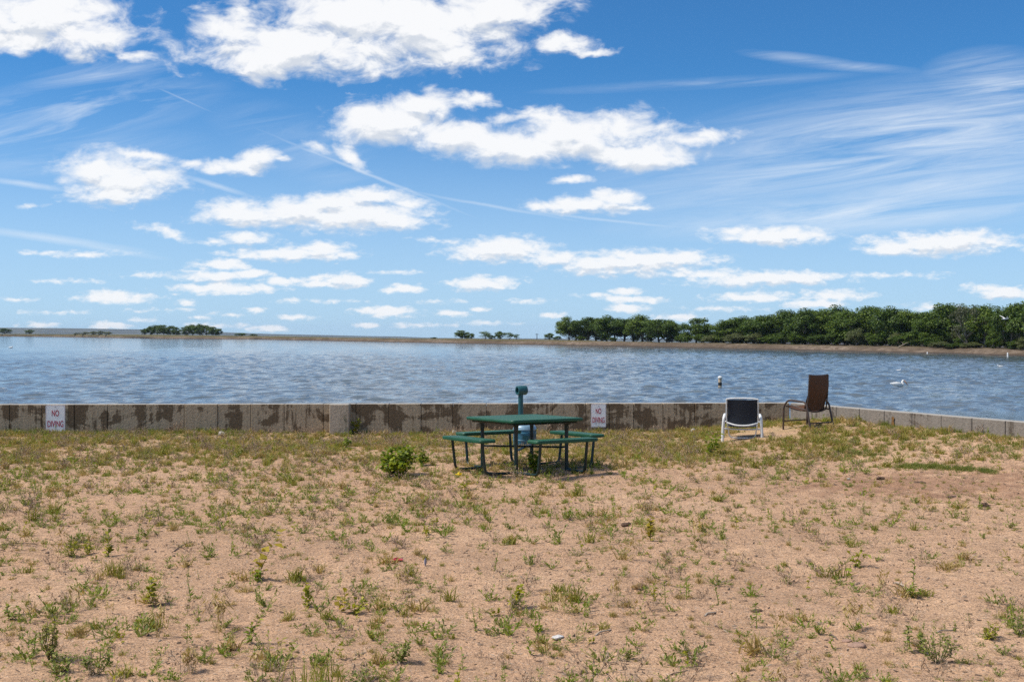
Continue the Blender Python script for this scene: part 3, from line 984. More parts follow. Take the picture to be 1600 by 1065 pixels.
def flying_bird():
    D = 172.0; k = D / F
    t = tag(empty('egret', ((1570 - 800) * k, D, CAMZ - (498 - HZ) * k), R(20)), 'white bird flying in front of the wooded shore trees', 'bird')
    skin_body('body', [((0, 0, 0), .13), ((.35, 0, .0), .09), ((.6, 0, .06), .05), ((.75, 0, .08), .06), ((-.35, 0, -.02), .07), ((-.65, 0, -.03), .03)], [(0, 1), (1, 2), (2, 3), (0, 4), (4, 5)], M['feather_white'], t)
    for s in (-1, 1):
        w = MB()
        P = []
        for i in range(6):
            u = i / 5
            ch = .34 * (1 - .75 * u ** 2)
            x0 = .12 - .35 * u * u
            z = .55 * math.sin(u * 1.2) if s > 0 else .42 * math.sin(u * 1.5)
            P.append([(x0 + ch * .5, s * (.08 + .75 * u), z), (x0, s * (.08 + .75 * u), z + .03), (x0 - ch * .5, s * (.08 + .75 * u), z)])
        w.grid(P); w.grid([[(p[0], p[1], p[2] - .015) for p in r_] for r_ in P])
        auto_smooth(w.build('wing', M['feather_white'], t), 60)
flying_bird()

# posts and driftwood at the wooded shore
def shore_post(px, ybot, ytop, wpx, mat, label, name='shore_post'):
    D = (CAMZ - WZ) * F / (ybot - HZ); k = D / F
    h = (ybot - ytop) * k
    mb = MB(); r = wpx * k / 2
    mb.tube([(0, 0, -.5), (.01, 0, h * .5), (0, .01, h)], [r * 1.05, r, r * .9], 9)
    mb.lathe([(r * .9, 0), (r * .6, r * .5), (0, r * .55)], 9, (0, .01, h))
    o = auto_smooth(mb.build(name, mat)); o.location = ((px - 800) * k, D, WZ)
    tag(o, label, 'post', 'posts along the wooded shore')
shore_post(1423.5, 549.2, 544.0, 1.8, M['post_dark'], 'short dark post by the driftwood on the wooded shore')
shore_post(1507, 551.5, 543.5, 1.8, M['post_dark'], 'taller dark post standing alone on the wooded shore')
shore_post(1574.5, 557.2, 551.5, 2.4, M['white_metal'], 'white post leaning in the water off the wooded shore')
shore_post(1449, 552.5, 550.3, 2.0, M['white_metal'], 'stub of white post at the waterline')
def driftwood():
    D = float(shoreD(1412)) + 5.5; k = D / F
    mb = MB()
    mb.tube(smooth_path([(-.9, 0, -.05), (-.3, .1, .25), (.2, 0, .5), (.9, .1, .85), (1.3, 0, 1.0)], 4), [.11] * 4 + [.09] * 4 + [.07] * 4 + [.05] * 4 + [.03], 7)
    mb.tube([(.2, 0, .5), (0, .1, .95), (-.25, .1, 1.15)], [.07, .05, .02], 7)
    o = auto_smooth(mb.build('driftwood_branch', M['stick'])); o.location = ((1410 - 800) * k, D, float(land_z(1412, 5.5)) + .05)
    tag(o, 'bleached forked branch stranded on the wooded bank', 'driftwood')
driftwood()
def utility_pole():
    D = float(shoreD(839)) + 60; k = D / F
    z = float(land_z(839, 60))
    h = (CAMZ - (520.8 - HZ) * k) - z
    t = tag(empty('utility_pole', ((839 - 800) * k, D, z)), 'thin wooden utility pole standing beyond the far bank', 'pole')
    mb = MB(); mb.tube([(0, 0, -1), (0, 0, h)], [.17, .12], 8); auto_smooth(mb.build('pole_shaft', M['post_dark'], t))
    mb = MB(); mb.box((0, 0, h - .35), (1.5, .10, .12), 0, .01); mb.build('crossarm', M['post_dark'], t)
utility_pole()

# ------------------------------------------------------------------ trees
def tree_proto(seed, kind):
    """unit tree: about 1 m tall and 1 m wide; scaled to its real size on placing"""
    r = np.random.RandomState(seed)
    tr = MB()
    lean = r.uniform(-.06, .06)
    base = [(0, 0, -.04), (lean * .3, 0, .10), (lean * .7, r.uniform(-.02, .02), .24), (lean, 0, .40)]
    tr.tube(smooth_path(base, 3), list(np.linspace(.026, .017, 10)), 7)
    tips = []
    nl = 7 if kind != 'bush' else 5
    for k in range(nl):
        a = 2 * math.pi * (k + r.rand() * .7) / nl
        h0 = r.uniform(.04, .30)
        L = r.uniform(.25, .45)
        p0 = Vector((lean * h0 / .4, 0, h0))
        p2 = p0 + Vector((math.cos(a) * L * .8, math.sin(a) * L * .8, r.uniform(.22, .5)))
        p1 = p0.lerp(p2, .5) + Vector((math.cos(a) * .03, math.sin(a) * .03, -.03))
        path = smooth_path([p0, p1, p2], 4)
        tr.tube(path, list(np.linspace(.013, .004, len(path))), 5)
        tips.append(p2)
        for q in range(2):
            s = path[5 + q]
            e = s + Vector((r.uniform(-.16, .16), r.uniform(-.16, .16), r.uniform(.05, .2)))
            tr.tube([s, e], [.006, .002], 4)
    # clumps of foliage through an uneven crown
    n_c = {'full': 46, 'open': 40, 'bush': 30, 'wispy': 24}[kind]
    cl = []
    zlo = {'full': .05, 'open': .21, 'bush': .03, 'wispy': .26}[kind]
    while len(cl) < n_c:
        p = r.uniform(-1, 1, 3)
        d = math.sqrt((p ** 2).sum())
        if d > 1 or d < .25: continue
        z = zlo + (p[2] + 1) / 2 * (.94 - zlo)
        wid = .44 * (math.sqrt(max(.05, 1 - max(0, p[2]) ** 2.2)) if p[2] > 0 else (1 - .18 * abs(p[2])))
        cl.append((p[0] * wid / math.sqrt(1 - min(.9, p[2] ** 2) + .1) * .9, p[1] * wid * .9, z, r.uniform(.07, .155)))
    for tp in tips: cl.append((tp.x, tp.y, min(.95, tp.z), r.uniform(.07, .11)))
    Vs, Fs = [], []
    b = 0
    per = {'full': 105, 'open': 95, 'bush': 110, 'wispy': 52}[kind]
    for (cx, cy, cz, cr) in cl:
        n = int(per * (cr / .09) ** 2)
        d = r.randn(n, 3); d /= np.linalg.norm(d, axis=1)[:, None]
        rad = cr * r.rand(n) ** .36
        c = np.array([cx, cy, cz]) + d * rad[:, None] * np.array([1.15, 1.15, .85])
        u = r.randn(n, 3); u /= np.linalg.norm(u, axis=1)[:, None]
        # leaves face outward-up more often than not
        nrm = d * .7 + np.array([0, 0, .55]) + r.randn(n, 3) * .45
        nrm /= np.linalg.norm(nrm, axis=1)[:, None]
        u = np.cross(nrm, u); u /= np.linalg.norm(u, axis=1)[:, None]
        v = np.cross(nrm, u)
        s = r.uniform(.011, .025, n)[:, None]
        q = np.stack([c - u * s, c - v * s * .7, c + u * s, c + v * s * .7], 1).reshape(-1, 3)
        Vs.append(q); Fs.append(np.arange(4 * n).reshape(-1, 4) + b); b += 4 * n
    V = np.concatenate(Vs)
    return tr, V, np.concatenate(Fs)
PROTO = {}
for nm, seed, kind, mats in (('full_a', 1, 'full', 'tree_dark'), ('full_b', 2, 'full', 'tree_mid'), ('full_c', 23, 'full', 'tree_dark'), ('open_a', 4, 'open', 'tree_dark'), ('open_b', 5, 'open', 'tree_mid'),
                             ('grey', 6, 'wispy', 'tree_grey'), ('olive_bush', 7, 'bush', 'tree_olive'), ('bush', 8, 'bush', 'tree_dark'), ('wispy', 9, 'wispy', 'tree_dark'), ('full_d', 10, 'full', 'tree_mid')):
    tr, V, Fc = tree_proto(seed, kind)
    me_t = bpy.data.meshes.new('trunk'); me_t.from_pydata([tuple(p) for p in tr.v], [], tr.f); me_t.update(); me_t.materials.append(M['bark'])
    me_t.polygons.foreach_set('use_smooth', [True] * len(me_t.polygons))
    me_c = mesh_np('crown', V, Fc); me_c.materials.append(M[mats])
    PROTO[nm] = (me_t, me_c)
def tree(px, ytop, wpx, proto, off, label, group, cat='tree', name='cottonwood_tree', rz=None):
    D = float(shoreD(px)) + off; k = D / F
    z = float(land_z(px, off)) - .1
    h = (CAMZ - (ytop - HZ) * k) - z
    w = wpx * k * 1.18
    t = empty(name, ((px - 800) * k, D, z), random.uniform(0, 6.28) if rz is None else rz)
    t.scale = (w, w, h)
    tag(t, label, cat, group)
    me_t, me_c = PROTO[proto]
    link_mesh('trunk', me_t, None, t); link_mesh('crown', me_c, None, t)
    return t
FA = 'cottonwoods in the detached grove'
for a in [(889, 494, 44, 'open_b', 14), (918, 490.5, 58, 'open_a', 20), (948, 492, 52, 'full_a', 16), (975, 494, 56, 'open_a', 24), (1003, 491, 58, 'open_b', 18), (1030, 494, 56, 'open_a', 15), (1050, 498, 38, 'full_c', 20)]:
    tree(*a, 'dark cottonwood in the grove whose trunks show sky between them', FA)
tree(1088, 491, 54, 'full_c', 18, 'rounded cottonwood standing between the grove and the long wood', None)
for a in [(900, 497, 50, 'full_c', 34), (932, 495, 56, 'open_a', 38), (962, 496, 56, 'open_b', 36), (990, 495, 56, 'full_a', 38), (1018, 495, 54, 'open_a', 36), (1042, 499, 44, 'open_b', 34)]:
    tree(*a, 'dark cottonwood in the rear of the detached grove', 'cottonwoods at the rear of the detached grove')
for (px, yt, w, p, off) in [(908, 524, 22, 'bush', 26), (940, 522, 26, 'bush', 30), (957, 526, 18, 'bush', 12), (1012, 523, 24, 'bush', 28), (1046, 521, 26, 'bush', 22), (1064, 523, 26, 'bush', 16), (1074, 519, 24, 'olive_bush', 30)]:
    tree(px, yt, w, p, off, 'low dark bush between the trunks of the detached grove', 'bushes in the detached grove', 'bush', 'understorey_bush')
FB = 'trees of the long wood'
FBL = 'dense green cottonwood in the long wood on the near shore'
rw = [(1132, 498, 50, 'full_b', 16), (1160, 493, 60, 'full_a', 24), (1192, 486, 66, 'full_c', 18), (1226, 482, 68, 'full_b', 22), (1258, 481, 62, 'full_a', 16), (1290, 479.5, 70, 'full_d', 24), (1324, 478, 66, 'full_c', 17),
      (1356, 476, 72, 'full_b', 22), (1390, 478, 62, 'full_a', 16), (1420, 480, 62, 'full_d', 20), (1447, 479, 56, 'full_c', 15), (1478, 471, 76, 'full_b', 22), (1540, 475, 58, 'open_b', 16), (1578, 471, 60, 'open_a', 14)]
rb = [(1120, 503, 50, 'full_c', 40), (1146, 499, 60, 'full_a', 48), (1178, 491, 60, 'full_d', 46), (1210, 486, 70, 'full_a', 48), (1244, 484, 70, 'full_c', 44), (1276, 481, 72, 'full_b', 46), (1308, 480, 70, 'full_a', 44), (1342, 478, 70, 'full_c', 46),
      (1374, 479, 70, 'full_d', 44), (1406, 481, 70, 'full_a', 42), (1436, 481, 64, 'full_b', 42), (1466, 476, 72, 'full_c', 40), (1498, 474, 72, 'full_a', 40), (1530, 477, 70, 'full_d', 38), (1562, 474, 66, 'full_a', 38), (1596, 468, 66, 'full_c', 36), (1630, 462, 70, 'full_b', 34)]
for a in rw: tree(*a, FBL, FB)
for i, a in enumerate(rb):
    a = (a[0], a[1] + (4, -3, 2, 5, -2, 0, -4)[i % 7]) + a[2:]
    tree(*a, 'dark cottonwood filling the rear of the long wood', 'trees at the rear of the long wood')
tree(1512, 473, 60, 'grey', 12, 'sparse grey-leaved tree with bare twigs at the end of the long wood', None)
tree(1604, 461, 60, 'open_a', 12, 'tallest dark tree at the very end of the long wood', None)
tree(1640, 458, 80, 'full_a', 12, FBL, FB); tree(1700, 455, 90, 'full_b', 14, FBL, FB); tree(1770, 452, 100, 'full_c', 14, FBL, FB)
UB = 'understorey bushes along the long wood'
for (px, yt, w, p, off) in [(1112, 522, 30, 'olive_bush', 10), (1150, 520, 40, 'olive_bush', 11), (1182, 518, 36, 'olive_bush', 12), (1214, 522, 30, 'bush', 10), (1246, 520, 34, 'bush', 11), (1278, 521, 36, 'bush', 10), (1306, 518, 30, 'bush', 12),
                            (1338, 512, 34, 'olive_bush', 10), (1366, 523, 28, 'bush', 10), (1402, 522, 30, 'bush', 11), (1430, 512, 44, 'bush', 10), (1452, 526, 32, 'bush', 9), (1470, 533, 36, 'olive_bush', 7.5), (1492, 536, 44, 'bush', 7.5), (1520, 534, 36, 'olive_bush', 9), (1553, 528, 26, 'bush', 10), (1585, 530, 26, 'bush', 10), (1600, 526, 30, 'olive_bush', 9)]:
    tree(px, yt, w, p, off, ('pale olive bush under the trees of the long wood' if p == 'olive_bush' else 'low dark green bush under the trees of the long wood'),
         UB, 'bush', 'understorey_bush')
for i, px_ in enumerate(range(1100, 1660, 24)):
    tree(px_ + (i * 7) % 11, float(np.interp(px_, [1100, 1660], [519, 518])) + (i % 3) * 2, 38, 'bush', 30 + (i % 4) * 2, 'dark bush deep in the shade at the rear of the long wood', 'bushes in the shade of the long wood', 'bush', 'understorey_bush')
for i, px_ in enumerate(range(1096, 1640, 17)):
    tree(px_ + (i * 5) % 9, float(np.interp(px_, [1096, 1400, 1640], [520, 517, 514])) + (0, 5, -4, 2, 6)[i % 5], 30, ('bush', 'full_a', 'bush', 'olive_bush', 'full_c')[i % 5], 13 + (i % 3) * 3, 'leafy bush filling the foot of the long wood down to the bank', 'bushes at the foot of the long wood', 'bush', 'understorey_bush')
# far groups
GC = 'round trees of the far clump'
for a in [(226, 512, 15, 'bush', 18), (236, 508.5, 19, 'full_a', 22), (246, 506, 22, 'bush', 18), (256, 505, 23, 'full_c', 20), (266, 507, 20, 'bush', 24), (275, 510, 17, 'full_b', 20)]:
    tree(*a, 'dark round tree in the larger far clump, its half nearer the bare bank end', GC)
for a in [(291, 507.5, 19, 'full_d', 18), (301, 505, 23, 'bush', 22), (312, 505.5, 22, 'full_a', 18), (323, 506, 22, 'bush', 22), (333, 508, 18, 'full_c', 18), (342, 512, 14, 'bush', 22)]:
    tree(*a, 'dark round tree in the larger far clump, its half nearer the lone grey hills', GC)
tree(376, 519.5, 22, 'bush', 16, 'low dark bush on the far bank beside the round tree clump', None, 'bush', 'shore_bush')
tree(396, 521.2, 14, 'bush', 18, 'smallest dark bush on the far bank near the clump', None, 'bush', 'shore_bush')
tree(8, 511.5, 22, 'bush', 18, 'dark tree at the far end of the bank against the hills', None)
tree(46, 514, 16, 'bush', 18, 'small dark bush on the bank below the hills', None, 'bush', 'shore_bush')
for px_, t_ in ((134, 518.2), (146, 517.2), (158, 516.6), (169, 518)):
    tree(px_, t_, 15, 'olive_bush', 12, 'rounded olive shrub in the row on the far bank below the hills', 'olive shrubs on the far bank', 'bush', 'shore_bush')
tree(121, 519.6, 13, 'olive_bush', 12, 'lowest olive shrub at the end of the row on the far bank', None, 'bush', 'shore_bush')
tree(722, 513.8, 25, 'full_c', 16, 'rounded dark tree alone at the middle of the far bank', None)
tree(736, 519.5, 14, 'bush', 16, 'small dark bush leaning on the rounded bank tree', None, 'bush', 'shore_bush')
tree(758, 515.5, 22, 'wispy', 18, 'open wispy tree next to the rounded bank tree', None)
tree(781, 516.0, 19, 'bush', 18, 'dense small tree between two wispy ones on the bank', None)
tree(796, 517.5, 18, 'wispy', 18, 'wispy tree beyond the dense small one on the bank', None)
tree(807, 520.5, 12, 'wispy', 18, 'smallest wispy tree on the far bank', None)
tree(768, 522.5, 18, 'bush', 18, 'low dark bush under the wispy bank trees', None, 'bush', 'shore_bush')
tree(858, 519.0, 18, 'bush', 16, 'dark round bush on the bank beside the grove', None, 'bush', 'shore_bush')
tree(871, 524.0, 16, 'bush', 16, 'flat dark bush touching the edge of the grove', None, 'bush', 'shore_bush')
tree(678, 526.3, 12, 'bush', 12, 'tiny dark bush alone on the bare bank', None, 'bush', 'shore_bush')

# ------------------------------------------------------------------ weeds: small meshes shared by many plants
def leaf_quads(P, D_, L, W, bendz=0.0):
    """diamond leaves: base P, unit direction D_, length L, width W (arrays) -> verts, quads"""
    n = len(P)
    up = np.tile(np.array([[0, 0, 1.0]]), (n, 1)) + rng.randn(n, 3) * .35
    side = np.cross(D_, up); side /= np.maximum(np.linalg.norm(side, axis=1), 1e-6)[:, None]
    mid = P + D_ * (L * .5)[:, None]
    tip = P + D_ * L[:, None]; tip[:, 2] -= bendz * L
    V = np.stack([P, mid + side * (W / 2)[:, None], tip, mid - side * (W / 2)[:, None]], 1).reshape(-1, 3)
    return V
def dirs(n, e0, e1):
    a = rng.rand(n) * 2 * np.pi; e = R(e0) + rng.rand(n) * R(e1 - e0)
    return np.stack([np.cos(a) * np.cos(e), np.sin(a) * np.cos(e), np.sin(e)], -1)
def stalks(paths, w):
    """thin three-sided stems as quads: list of (p0,p1)"""
    Vs = []
    for p0, p1 in paths:
        p0 = np.array(p0); p1 = np.array(p1); d = p1 - p0
        s = np.cross(d, rng.randn(3)); s = s / max(np.linalg.norm(s), 1e-6) * w / 2
        Vs.append(np.stack([p0 - s, p0 + s, p1 + s * .5, p1 - s * .5]))
    return np.concatenate(Vs) if Vs else np.zeros((0, 3))
def w_rosette(size=.10, n=64):
    """low sprawling weed: short stems each carrying narrow leaves"""
    V = []; paths = []
    k = rng.randint(7, 12)
    for d in dirs(k, 8, 60):
        L = size * rng.uniform(.5, 1.0)
        m = n // k
        t = rng.rand(m) ** .7
        P = d[None, :] * (t * L)[:, None]
        dd = d[None, :] * .6 + dirs(m, 0, 75) * .8; dd /= np.linalg.norm(dd, axis=1)[:, None]
        V.append(leaf_quads(P, dd, rng.uniform(.18, .34, m) * size, rng.uniform(.06, .11, m) * size, .15))
        paths.append((np.zeros(3), d * L))
    V.append(stalks(paths, .004))
    return np.concatenate(V)
def w_tuft(h=.14, n=38, spread=.05, lean=60):
    P = np.concatenate([rng.randn(n, 2) * spread * .5, np.zeros((n, 1))], 1)
    d = dirs(n, lean, 88); L = h * rng.uniform(.45, 1.0, n)
    mid = P + d * (L * .6)[:, None]
    d2 = d + np.stack([d[:, 0], d[:, 1], -np.abs(rng.rand(n)) * .5], -1); d2 /= np.linalg.norm(d2, axis=1)[:, None]
    tip = mid + d2 * (L * .45)[:, None]
    s = np.cross(d, rng.randn(n, 3)); s /= np.linalg.norm(s, axis=1)[:, None]; s *= rng.uniform(.0028, .0050, n)[:, None]
    A = np.stack([P - s, P + s, mid + s * .8, mid - s * .8], 1).reshape(-1, 3)
    B = np.stack([mid - s * .8, mid + s * .8, tip + s * .15, tip - s * .15], 1).reshape(-1, 3)
    return np.concatenate([A, B])
def w_twig(h=.14):
    """dry branching weed"""
    paths = []
    for d in dirs(rng.randint(5, 9), 25, 80):
        L = h * rng.uniform(.6, 1.0); p1 = d * L * .55
        paths.append((np.zeros(3), p1))
        for q in range(3):
            e = d + rng.randn(3) * .45; e /= np.linalg.norm(e); e[2] = abs(e[2])
            p2 = p1 + e * L * .5; paths.append((p1, p2))
            for z in range(2):
                e2 = e + rng.randn(3) * .6; paths.append((p2, p2 + e2 * L * .16))
    V = stalks(paths, .0034)
    tips = np.array([p[1] for p in paths])
    V2 = leaf_quads(tips, dirs(len(tips), 10, 80), np.full(len(tips), .022), np.full(len(tips), .008))
    return np.concatenate([V, V2])
def w_upright(h=.18, leafl=.045, leafw=.014, stems=1, n=16, lean=0.0, rad=.02, broad=False, top=.0):
    """seedling(s): upright stems with leaves set along them"""
    V = []; paths = []
    for s in range(stems):
        b = np.array([rng.randn() * rad, rng.randn() * rad, 0])
        d = dirs(1, 66, 88)[0]
        d = d + np.array([lean, 0, 0]); d /= np.linalg.norm(d)
        L = h * rng.uniform(.65, 1.0) if stems > 1 else h
        paths.append((b - d * .02, b + d * L))
        t = np.sort(rng.rand(n)) * (.96 - top) + top
        P = b[None, :] + d[None, :] * (t * L)[:, None]
        dd = dirs(n, 5, 60); dd[:, 2] += .25 * (not broad); dd /= np.linalg.norm(dd, axis=1)[:, None]
        k = 1 - .35 * t
        V.append(leaf_quads(P, dd, rng.uniform(.7, 1.2, n) * leafl * k, rng.uniform(.8, 1.2, n) * leafw * k, .2))
    V.append(stalks(paths, .006))
    return np.concatenate(V)
def w_seedhead(h=.22):
    """dry grass with drooping seed heads"""
    V = []; paths = []
    for k in range(rng.randint(3, 7)):
        d = dirs(1, 68, 88)[0]; b = np.array([rng.randn() * .02, rng.randn() * .02, 0])
        L = h * rng.uniform(.6, 1.0); p1 = b + d * L
        paths.append((b, p1))
        a = rng.rand() * 6.28
        n = 9
        dd = np.stack([np.cos(a) + rng.randn(n) * .3, np.sin(a) + rng.randn(n) * .3, -1.0 + rng.randn(n) * .3], -1); dd /= np.linalg.norm(dd, axis=1)[:, None]
        P = p1[None, :] + rng.randn(n, 3) * np.array([.008, .008, .018])
        V.append(leaf_quads(P, dd, rng.uniform(.03, .055, n), rng.uniform(.007, .012, n)))
    V.append(stalks(paths, .003))
    return np.concatenate(V)
def quad_mesh(name, V, mat):
    me = mesh_np(name, V, np.arange(len(V)).reshape(-1, 4))
    me.materials.append(mat)
    return me

KINDS = {   # kind: (variants, material, object name, category, label stem, group)
    'sage': ([w_rosette(rng.uniform(.09, .13)) for _ in range(7)], 'sage', 'low_weed', 'weed', 'low spreading grey-green weed', 'low grey-green weeds'),
    'green': ([w_rosette(rng.uniform(.08, .12), 54) for _ in range(6)], 'leaf_green', 'leafy_weed', 'weed', 'small fresh green leafy weed', 'small green leafy weeds'),
    'tuft': ([w_tuft(rng.uniform(.08, .14), 40, .05, 40) for _ in range(6)], 'grass', 'grass_tuft', 'grass tuft', 'thin olive grass tuft', 'olive grass tufts'),
    'dry': ([w_tuft(rng.uniform(.07, .12), 36, .055, 30) for _ in range(5)], 'dry_grass', 'dry_tuft', 'grass tuft', 'dry straw-coloured grass tuft', 'dry grass tufts'),
    'twig': ([w_twig(rng.uniform(.10, .17)) for _ in range(6)], 'dry_stem', 'twiggy_weed', 'weed', 'bare brown twiggy weed', 'bare twiggy weeds'),
    'seedling': ([w_upright(rng.uniform(.11, .19), .042, .013, rng.randint(1, 4), 13) for _ in range(7)], 'leaf_green', 'seedling', 'seedling', 'thin upright green seedling', 'upright green seedlings'),
    'lime': ([w_upright(rng.uniform(.10, .17), .045, .022, rng.randint(1, 4), 12, 0, .025, True) for _ in range(5)], 'leaf_lime', 'yellow_seedling', 'seedling', 'yellow-green leafy seedling', 'yellow-green seedlings'),
    'seed': ([w_seedhead(rng.uniform(.15, .24)) for _ in range(4)], 'dry_grass', 'seeding_grass', 'grass', 'dry grass stalk with drooping seed heads', 'seeding grass stalks'),
}
MESHES = {k: [quad_mesh(v[2], V, M[v[1]]) for V in v[0]] for k, v in KINDS.items()}

# scatter
items = []    # (kind, variant, x, y, scale, rz, screen size)
def scatter():
    r = np.random.RandomState(21)
    tries = 62000
    D = np.sqrt(r.uniform(5.6 ** 2, 21.6 ** 2, tries))
    px = r.uniform(-450, 2050, tries)
    X = (px - 800) / F * D
    wy = wall_y(X)
    patch = fbm(X * .8 + 20, D * .7 + 4, 3)
    patch2 = fbm(X * 2.4 + 70, D * 2.2 + 30, 2) * 1.32
    soil = np.exp(-(((X - 5.3) / 2.2) ** 2 + ((D - 13.4) / 1.5) ** 2))
    q = r.rand(tries)
    for i in range(tries):
        x, d = X[i], D[i]
        if d > wy[i] - .05: continue
        toward = float(sstep(9, 20, d))
        close = float(sstep(1.9, .3, wy[i] - d)) if wy[i] - d < 1.9 else 0.0
        right = float(sstep(.5, 4, x)) * float(sstep(17.5, 13, d)) if d < 17.5 else 0
        dens = .115 + .20 * toward + .26 * float(sstep(15.5, 18.5, d))
        dens *= .25 + 1.55 * float(sstep(.30, .62, patch[i] * .45 + patch2[i] * .55))
        dens *= (1 - .62 * right) * (1 - .75 * soil[i])
        dens += .12 * close
        if (x - 4.35) ** 2 + (d - 19.0) ** 2 < .45: continue
        if q[i] > dens: continue
        u = r.rand()
        far = float(sstep(12.5, 19, d))
        if r.rand() < far * .8:
            k = 'dry' if u < .50 else 'tuft' if u < .78 else 'twig' if u < .91 else 'green'
            if x > 3 and u > .6: k = 'tuft'
        else:
            k = 'sage' if u < .30 else 'green' if u < .50 else 'tuft' if u < .57 else 'twig' if u < .69 else 'seedling' if u < .83 else 'seed' if u < .87 else 'lime' if u < .92 else 'dry'
        s = r.lognormal(-.22, .36) * (1.0 if d < 12 else .85)
        if k in ('seed', 'lime', 'seedling'): s = min(s, 1.15)
        if k == 'seed' and d > 13: continue
        s = min(s, 1.4)
        items.append((k, r.randint(len(MESHES[k])), x, d, s, r.rand() * 6.28, s / d))
scatter()
def scatter_small():
    r = np.random.RandomState(33)
    tries = 46000
    D = np.sqrt(r.uniform(5.6 ** 2, 21.4 ** 2, tries)); X = (r.uniform(-450, 2050, tries) - 800) / F * D
    patch = fbm(X * 1.1 + 11, D * 1.0 + 34, 3); wy = wall_y(X)
    for i in range(tries):
        x, d = X[i], D[i]
        if d > wy[i] - .1 or (x - 4.35) ** 2 + (d - 19.0) ** 2 < .35: continue
        if r.rand() > .10 + .26 * float(sstep(.33, .6, patch[i])): continue
        u = r.rand()
        k = 'sage' if u < .25 else 'green' if u < .42 else 'tuft' if u < .55 else 'dry' if u < .76 else 'twig' if u < .90 else 'seedling'
        s = r.uniform(.22, .5)
        items.append((k, r.randint(len(MESHES[k])), x, d, s, r.rand() * 6.28, s / d))
scatter_small()
def zone(x, d):
    px = 800 + x / d * F
    side = 0 if px < 540 else 1 if px < 1060 else 2
    if d > 17.6: return ['in the rough cover below the larger sign', 'in the rough cover behind the picnic table', 'in the rough cover around the two chairs'][side]
    if d > 12: return ['in the sand between larger sign and picnic table', 'in the sand around and before the picnic table', 'in the sand before the two chairs'][side]
    if d > 8.2: return ['in bare sand ahead of the larger sign', 'in bare sand ahead of the picnic table', 'in bare sand ahead of the two chairs'][side]
    return ['in the nearest sand below the larger sign', 'in the nearest sand below the picnic table', 'in the nearest sand below the chairs'][side]
CAP = {'sage': 170, 'green': 110, 'tuft': 120, 'dry': 110, 'twig': 90, 'seedling': 90, 'lime': 60, 'seed': 60}
def place_weeds():
    rest = {}
    for k in KINDS:
        L = sorted([it for it in items if it[0] == k], key=lambda t: -t[6] * (-20 < 800 + t[2] / t[3] * F < 1620))
        for (kk, v, x, d, s, rz, _) in L[:CAP[k]]:
            o = bpy.data.objects.new(KINDS[k][2], MESHES[k][v]); COL.objects.link(o)
            o.location = (x, d, float(gz(x, d)) - .006); o.rotation_euler = (0, 0, rz); o.scale = (s, s, s)
            zn = zone(x, d)
            tag(o, KINDS[k][4] + ' ' + zn, KINDS[k][3], KINDS[k][5] + ' ' + zn)
        rest[k] = L[CAP[k]:]
    names = {'sage': 'low_weed_cover', 'green': 'leafy_weed_cover', 'tuft': 'grass_cover', 'dry': 'dry_grass_cover', 'twig': 'twiggy_cover', 'seedling': 'seedling_cover', 'lime': 'yellow_seedling_cover', 'seed': 'seeding_grass_cover'}
    for k, L in rest.items():
        if not L: continue
        Vs = []
        X = np.array([t[2] for t in L]); Y = np.array([t[3] for t in L]); Zg = gz(X, Y) - .006
        for (t, z) in zip(L, Zg):
            V = KINDS[k][0][t[1]] * t[4]
            c, s = math.cos(t[5]), math.sin(t[5])
            Vs.append(np.stack([V[:, 0] * c - V[:, 1] * s + t[2], V[:, 0] * s + V[:, 1] * c + t[3], V[:, 2] + z], -1))
        V = np.concatenate(Vs)
        o = link_mesh(names[k], quad_mesh(names[k], V, M[KINDS[k][1]]))
        tag(o, 'ground cover of ' + KINDS[k][5] + ' over the sand', 'ground cover', kind='stuff')
place_weeds()

